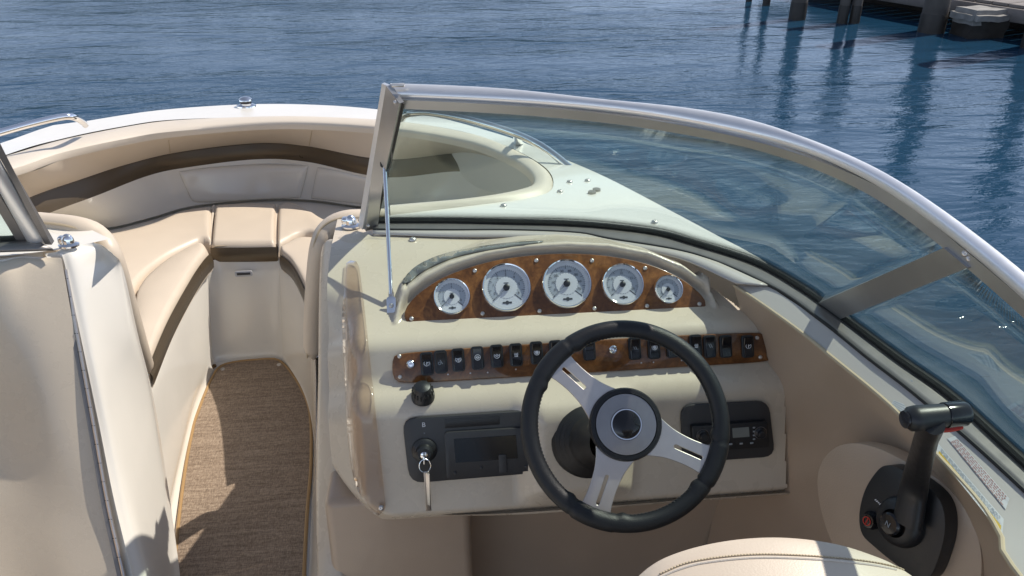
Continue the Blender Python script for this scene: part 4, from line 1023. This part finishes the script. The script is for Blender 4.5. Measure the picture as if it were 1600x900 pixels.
# ------------------------------------------------------------------ warning stickers on the coaming
bmc = bmesh.new(); A_ = cr([p for p in LINE[6:]] + [V((.86, -.4, .955)), V((.86, -1.2, .95))], 90); B_ = cr(COAM, 90)
grid(bmc, [A_, B_]); CB = BVHTree.FromBMesh(bmc); bmc.free()
def chit(px, py):
    p, n, i, d = CB.ray_cast(EYE, ray(px, py).normalized())
    if p is None: p = Z(px, py, .945); n = V((0, 0, 1))
    return p, (n if n.z > 0 else -n)
def quad(bm, c, off_, nu=4, nv=1):
    rows = []
    for j in range(nv + 1):
        r_ = []
        for i in range(nu + 1):
            s, t = i / nu, j / nv; x = (c[0][0] * (1 - s) + c[1][0] * s) * (1 - t) + (c[3][0] * (1 - s) + c[2][0] * s) * t
            y = (c[0][1] * (1 - s) + c[1][1] * s) * (1 - t) + (c[3][1] * (1 - s) + c[2][1] * s) * t
            p, n = chit(x, y); r_.append(p + V((0, 0, off_)))
        rows.append(r_)
    grid(bm, rows)
def sub(c, s0, s1, t0, t1):
    f = lambda s, t: ((c[0][0] * (1 - s) + c[1][0] * s) * (1 - t) + (c[3][0] * (1 - s) + c[2][0] * s) * t, (c[0][1] * (1 - s) + c[1][1] * s) * (1 - t) + (c[3][1] * (1 - s) + c[2][1] * s) * t)
    return [f(s0, t0), f(s1, t0), f(s1, t1), f(s0, t1)]
def sticker(name, c, lines, yellow=None, red=False):
    bm = bmesh.new(); quad(bm, c, .0012, 6, 2); s = own(finish(bm, name, STICK, None, False))
    bm = bmesh.new(); rnd = random.Random(5)
    for k in range(lines):
        t = .12 + .78 * k / max(1, lines - 1)
        if yellow and yellow[0] - .03 < t < yellow[1] + .02: continue
        x = .05
        while x < .93:
            w_ = rnd.uniform(.02, .06); quad(bm, sub(c, x, min(.95, x + w_), t, t + .35 / lines), .0016, 1, 1); x += w_ + .014
    own(finish(bm, 'sticker_print', REDINK if red else INKG, None, False), s)
    if yellow:
        bm = bmesh.new(); quad(bm, sub(c, .03, .97, *yellow), .0016, 4, 1); own(finish(bm, 'sticker_band', YELLOW, None, False), s)
    return s
sticker('warning_sticker', [(1466, 694), (1568, 812), (1566, 838), (1462, 708)], 9, (.55, .8))
sticker('warning_sticker', [(1492, 682), (1577, 780), (1571, 797), (1480, 686)], 5, None, True)
sticker('warning_sticker', [(1396, 626), (1412, 632), (1425, 655), (1391, 634)], 4)

# ------------------------------------------------------------------ helm seat
hs = thing('helm_seat', 'beige rounded helm seat backrest with a stitched seam in front of the steering wheel', 'boat seat')
sc = D(1242, 900, 1.02); 
SP = [(960, 1010), (1020, 950), (1075, 922), (1155, 903), (1242, 897), (1330, 906), (1400, 926), (1455, 952), (1530, 1010)]
def seatrow(dx, dt, dz): return [D(x, y, .86) for x, y in SP]
top_ = cr([D(x, y, .86) for x, y in SP], 60); cen = D(1242, 1040, .86); back_ = V((0, -1, -.15)).normalized()
rows = []
for k in range(17):
    a = pi * k / 16; fwd = -cos(a) * .052; sc_ = 1 - .06 * (1 - sin(a) ** .6)
    rows.append([cen + (p - cen) * sc_ - back_ * (-fwd) for p in top_])
rows = [[cen + (p - cen) * (.88 - .02) + back_ * -.052 + V((0, 0, -.06)) for p in top_]] + rows + [[cen + (p - cen) * .93 + back_ * .055 + V((0, 0, -.04)) for p in top_], [cen + (p - cen) * .80 + back_ * .06 + V((0, 0, -.12)) for p in top_], [cen + (p - cen) * .2 + back_ * .06 + V((0, 0, -.3)) for p in top_]]
bm = bmesh.new(); grid(bm, [[p for p in r] for r in rows]); finish(bm, 'backrest', VINYL, hs)
BK = bvh([o for o in hs.children if o.name.startswith('backrest')][0])
sm = []
for p in cr([V((x, y, 0)) for x, y in [(1030, 903), (1082, 883), (1169, 872), (1255, 873), (1341, 880), (1399, 890), (1450, 908)]], 90):
    q, n, i_, d_ = BK.ray_cast(EYE, ray(p.x, p.y).normalized())
    if q is not None: sm.append((q, n if n.dot(EYE - q) > 0 else -n))
if len(sm) > 8:
    tube('seam', [q + n * .0003 for q, n in sm[::6]], .0014, VINYLD, hs, 6, samples=90)
    bm = bmesh.new()
    for k in range(1, len(sm) - 1):
        q, n = sm[k]; T = sm[k + 1][0] - sm[k - 1][0]; sd = n.cross(T).normalized()
        box(bm, frame_of(q + n * .0008 + sd * .004, T), .0012, .0012, .0034)
    o = finish(bm, 'stitching', PIPE, hs); o['kind'] = 'stuff'
boxo('seat_base', frame_of(V((.36, .28, .55)), V((0, 0, 1))), (.5, .5, .16), .05, VINYL, hs, 4)
lathe('pedestal', [(.16, 0), (.15, .012), (.05, .03), (.04, .49)], M.Translation((.36, .28, .002)), ALU, hs, n=24)

# ------------------------------------------------------------------ dock and pilings at the far right
dk = thing('dock', 'weathered grey timber dock with dark underside at the top right corner', 'dock')
A0, A1 = Z(1368, -22, .08), Z(1604, 13, .08)
dx = (A1 - A0).normalized(); dn = V((dx.y, -dx.x, 0)); dn = -dn if dn.dot(A0) < 0 else dn
mD = M(((dx.x, dn.x, 0, A0.x), (dx.y, dn.y, 0, A0.y), (0, 0, 1, 0), (0, 0, 0, 1)))
x = -2.3
plank0 = None
while x < 5.5:
    if plank0 is None:
        bm = bmesh.new(); box(bm, M.Identity(4), .225, 2.6, .04, .006, 1); plank0 = finish(bm, 'plank', PLANK, dk); o = plank0
    else:
        o = plank0.copy(); COL.objects.link(o); o.parent = dk
    o.matrix_local = mD @ M.Translation((x, 1.32, .082 + random.uniform(-.004, .004))) @ M.Rotation(random.uniform(-.006, .006), 4, 'Z'); x += .24
for yy, zz in ((0.0, -.025), (1.3, -.035), (2.5, -.035)):
    boxo('beam_or_shade_backing', mD @ M.Translation((1.6, yy, zz)), (8.0, .09, .17), .008, PLANK if yy == 0 else WET_OR_SHADE, dk, 1)
boxo('beam_or_shade_backing', mD @ M.Translation((1.6, 1.0, -.22)), (8.0, .3, .34), .01, WET_OR_SHADE, dk, 1)  # added dark backing, its colour stands in for the shade under the dock
def piling(px, py, r, h, label, m=PILE, grp='timber pilings standing in the water'):
    b = Z(px, py, WL); t = thing('piling', label, 'piling', grp); n = 14
    bm = bmesh.new(); lathe('', [(r * .97 + random.uniform(-.004, .004), -1.2 + k * (h + 1.2) / n) for k in range(n + 1)] + [(0, h)], M.Translation(b), None, n=18, bm=bm)
    finish(bm, 'post', m, t)
    bm = bmesh.new(); lathe('', [(r * 1.03, -.5), (r * 1.03, .0), (r * 1.02, .22), (r * .98, .25)], M.Translation(b), None, n=18, bm=bm); finish(bm, 'wet_band', WET_OR_SHADE, t)
    return b
piling(1454, 50, .17, 2.6, 'thickest weathered piling in front of the dock, left of the pale block')
piling(1245, 30, .12, 2.2, 'grey piling standing alone left of the dock end')
piling(1315, 36, .075, 1.5, 'left one of a pair of thin pilings beside the dock end')
piling(1334, 36, .075, 1.4, 'right one of a pair of thin pilings beside the dock end')
piling(1170, 2, .05, 1.2, 'thin dark stake at the top edge of the picture, left of the grey piling')
piling(1197, 8, .06, 1.5, 'dark stake at the top edge of the picture, nearest to the grey piling')
piling(1618, 75, .17, 2.6, 'dark piling under the dock at the right edge of the picture')
bl = Z(1530, 58, WL)
fl = thing('mooring_block', 'pale weathered block hanging under the dock edge with ragged light growth at the waterline', 'block')
bm = bmesh.new(); bmesh.ops.create_cube(bm, size=1, matrix=M.Translation(bl + V((0, .1, .26))) @ M.Rotation(.15, 4, 'Z') @ M.Diagonal((.62, .5, .2, 1)))
bmesh.ops.bevel(bm, geom=list(bm.edges), offset=.06, segments=4, affect='EDGES'); bmesh.ops.subdivide_edges(bm, edges=list(bm.edges), cuts=2, use_grid_fill=True)
for v in bm.verts: v.co += noise.noise_vector(v.co * 5) * .025
finish(bm, 'block', CONC, fl)
bm = bmesh.new(); bmesh.ops.create_cube(bm, size=1, matrix=M.Translation(bl + V((.02, .12, -.04))) @ M.Diagonal((.5, .45, .5, 1)))
bmesh.ops.subdivide_edges(bm, edges=list(bm.edges), cuts=5, use_grid_fill=True)
for v in bm.verts: v.co += noise.noise_vector(v.co * 9) * .05
finish(bm, 'growth', WET_OR_SHADE, fl)

# small latch and cover on the windscreen base
p = Z(1419, 592, .966); lt = own(boxo('base_latch', frame_of(p, V((-.1, 0, 1)), V((-.2, 1, 0))), (.010, .028, .007), .002, CHROME, None))
p = Z(1417, 612, .960); own(boxo('latch_cover', frame_of(p, V((-.1, 0, 1)), V((-.2, 1, 0))), (.010, .030, .006), .002, BLACK, None), lt)
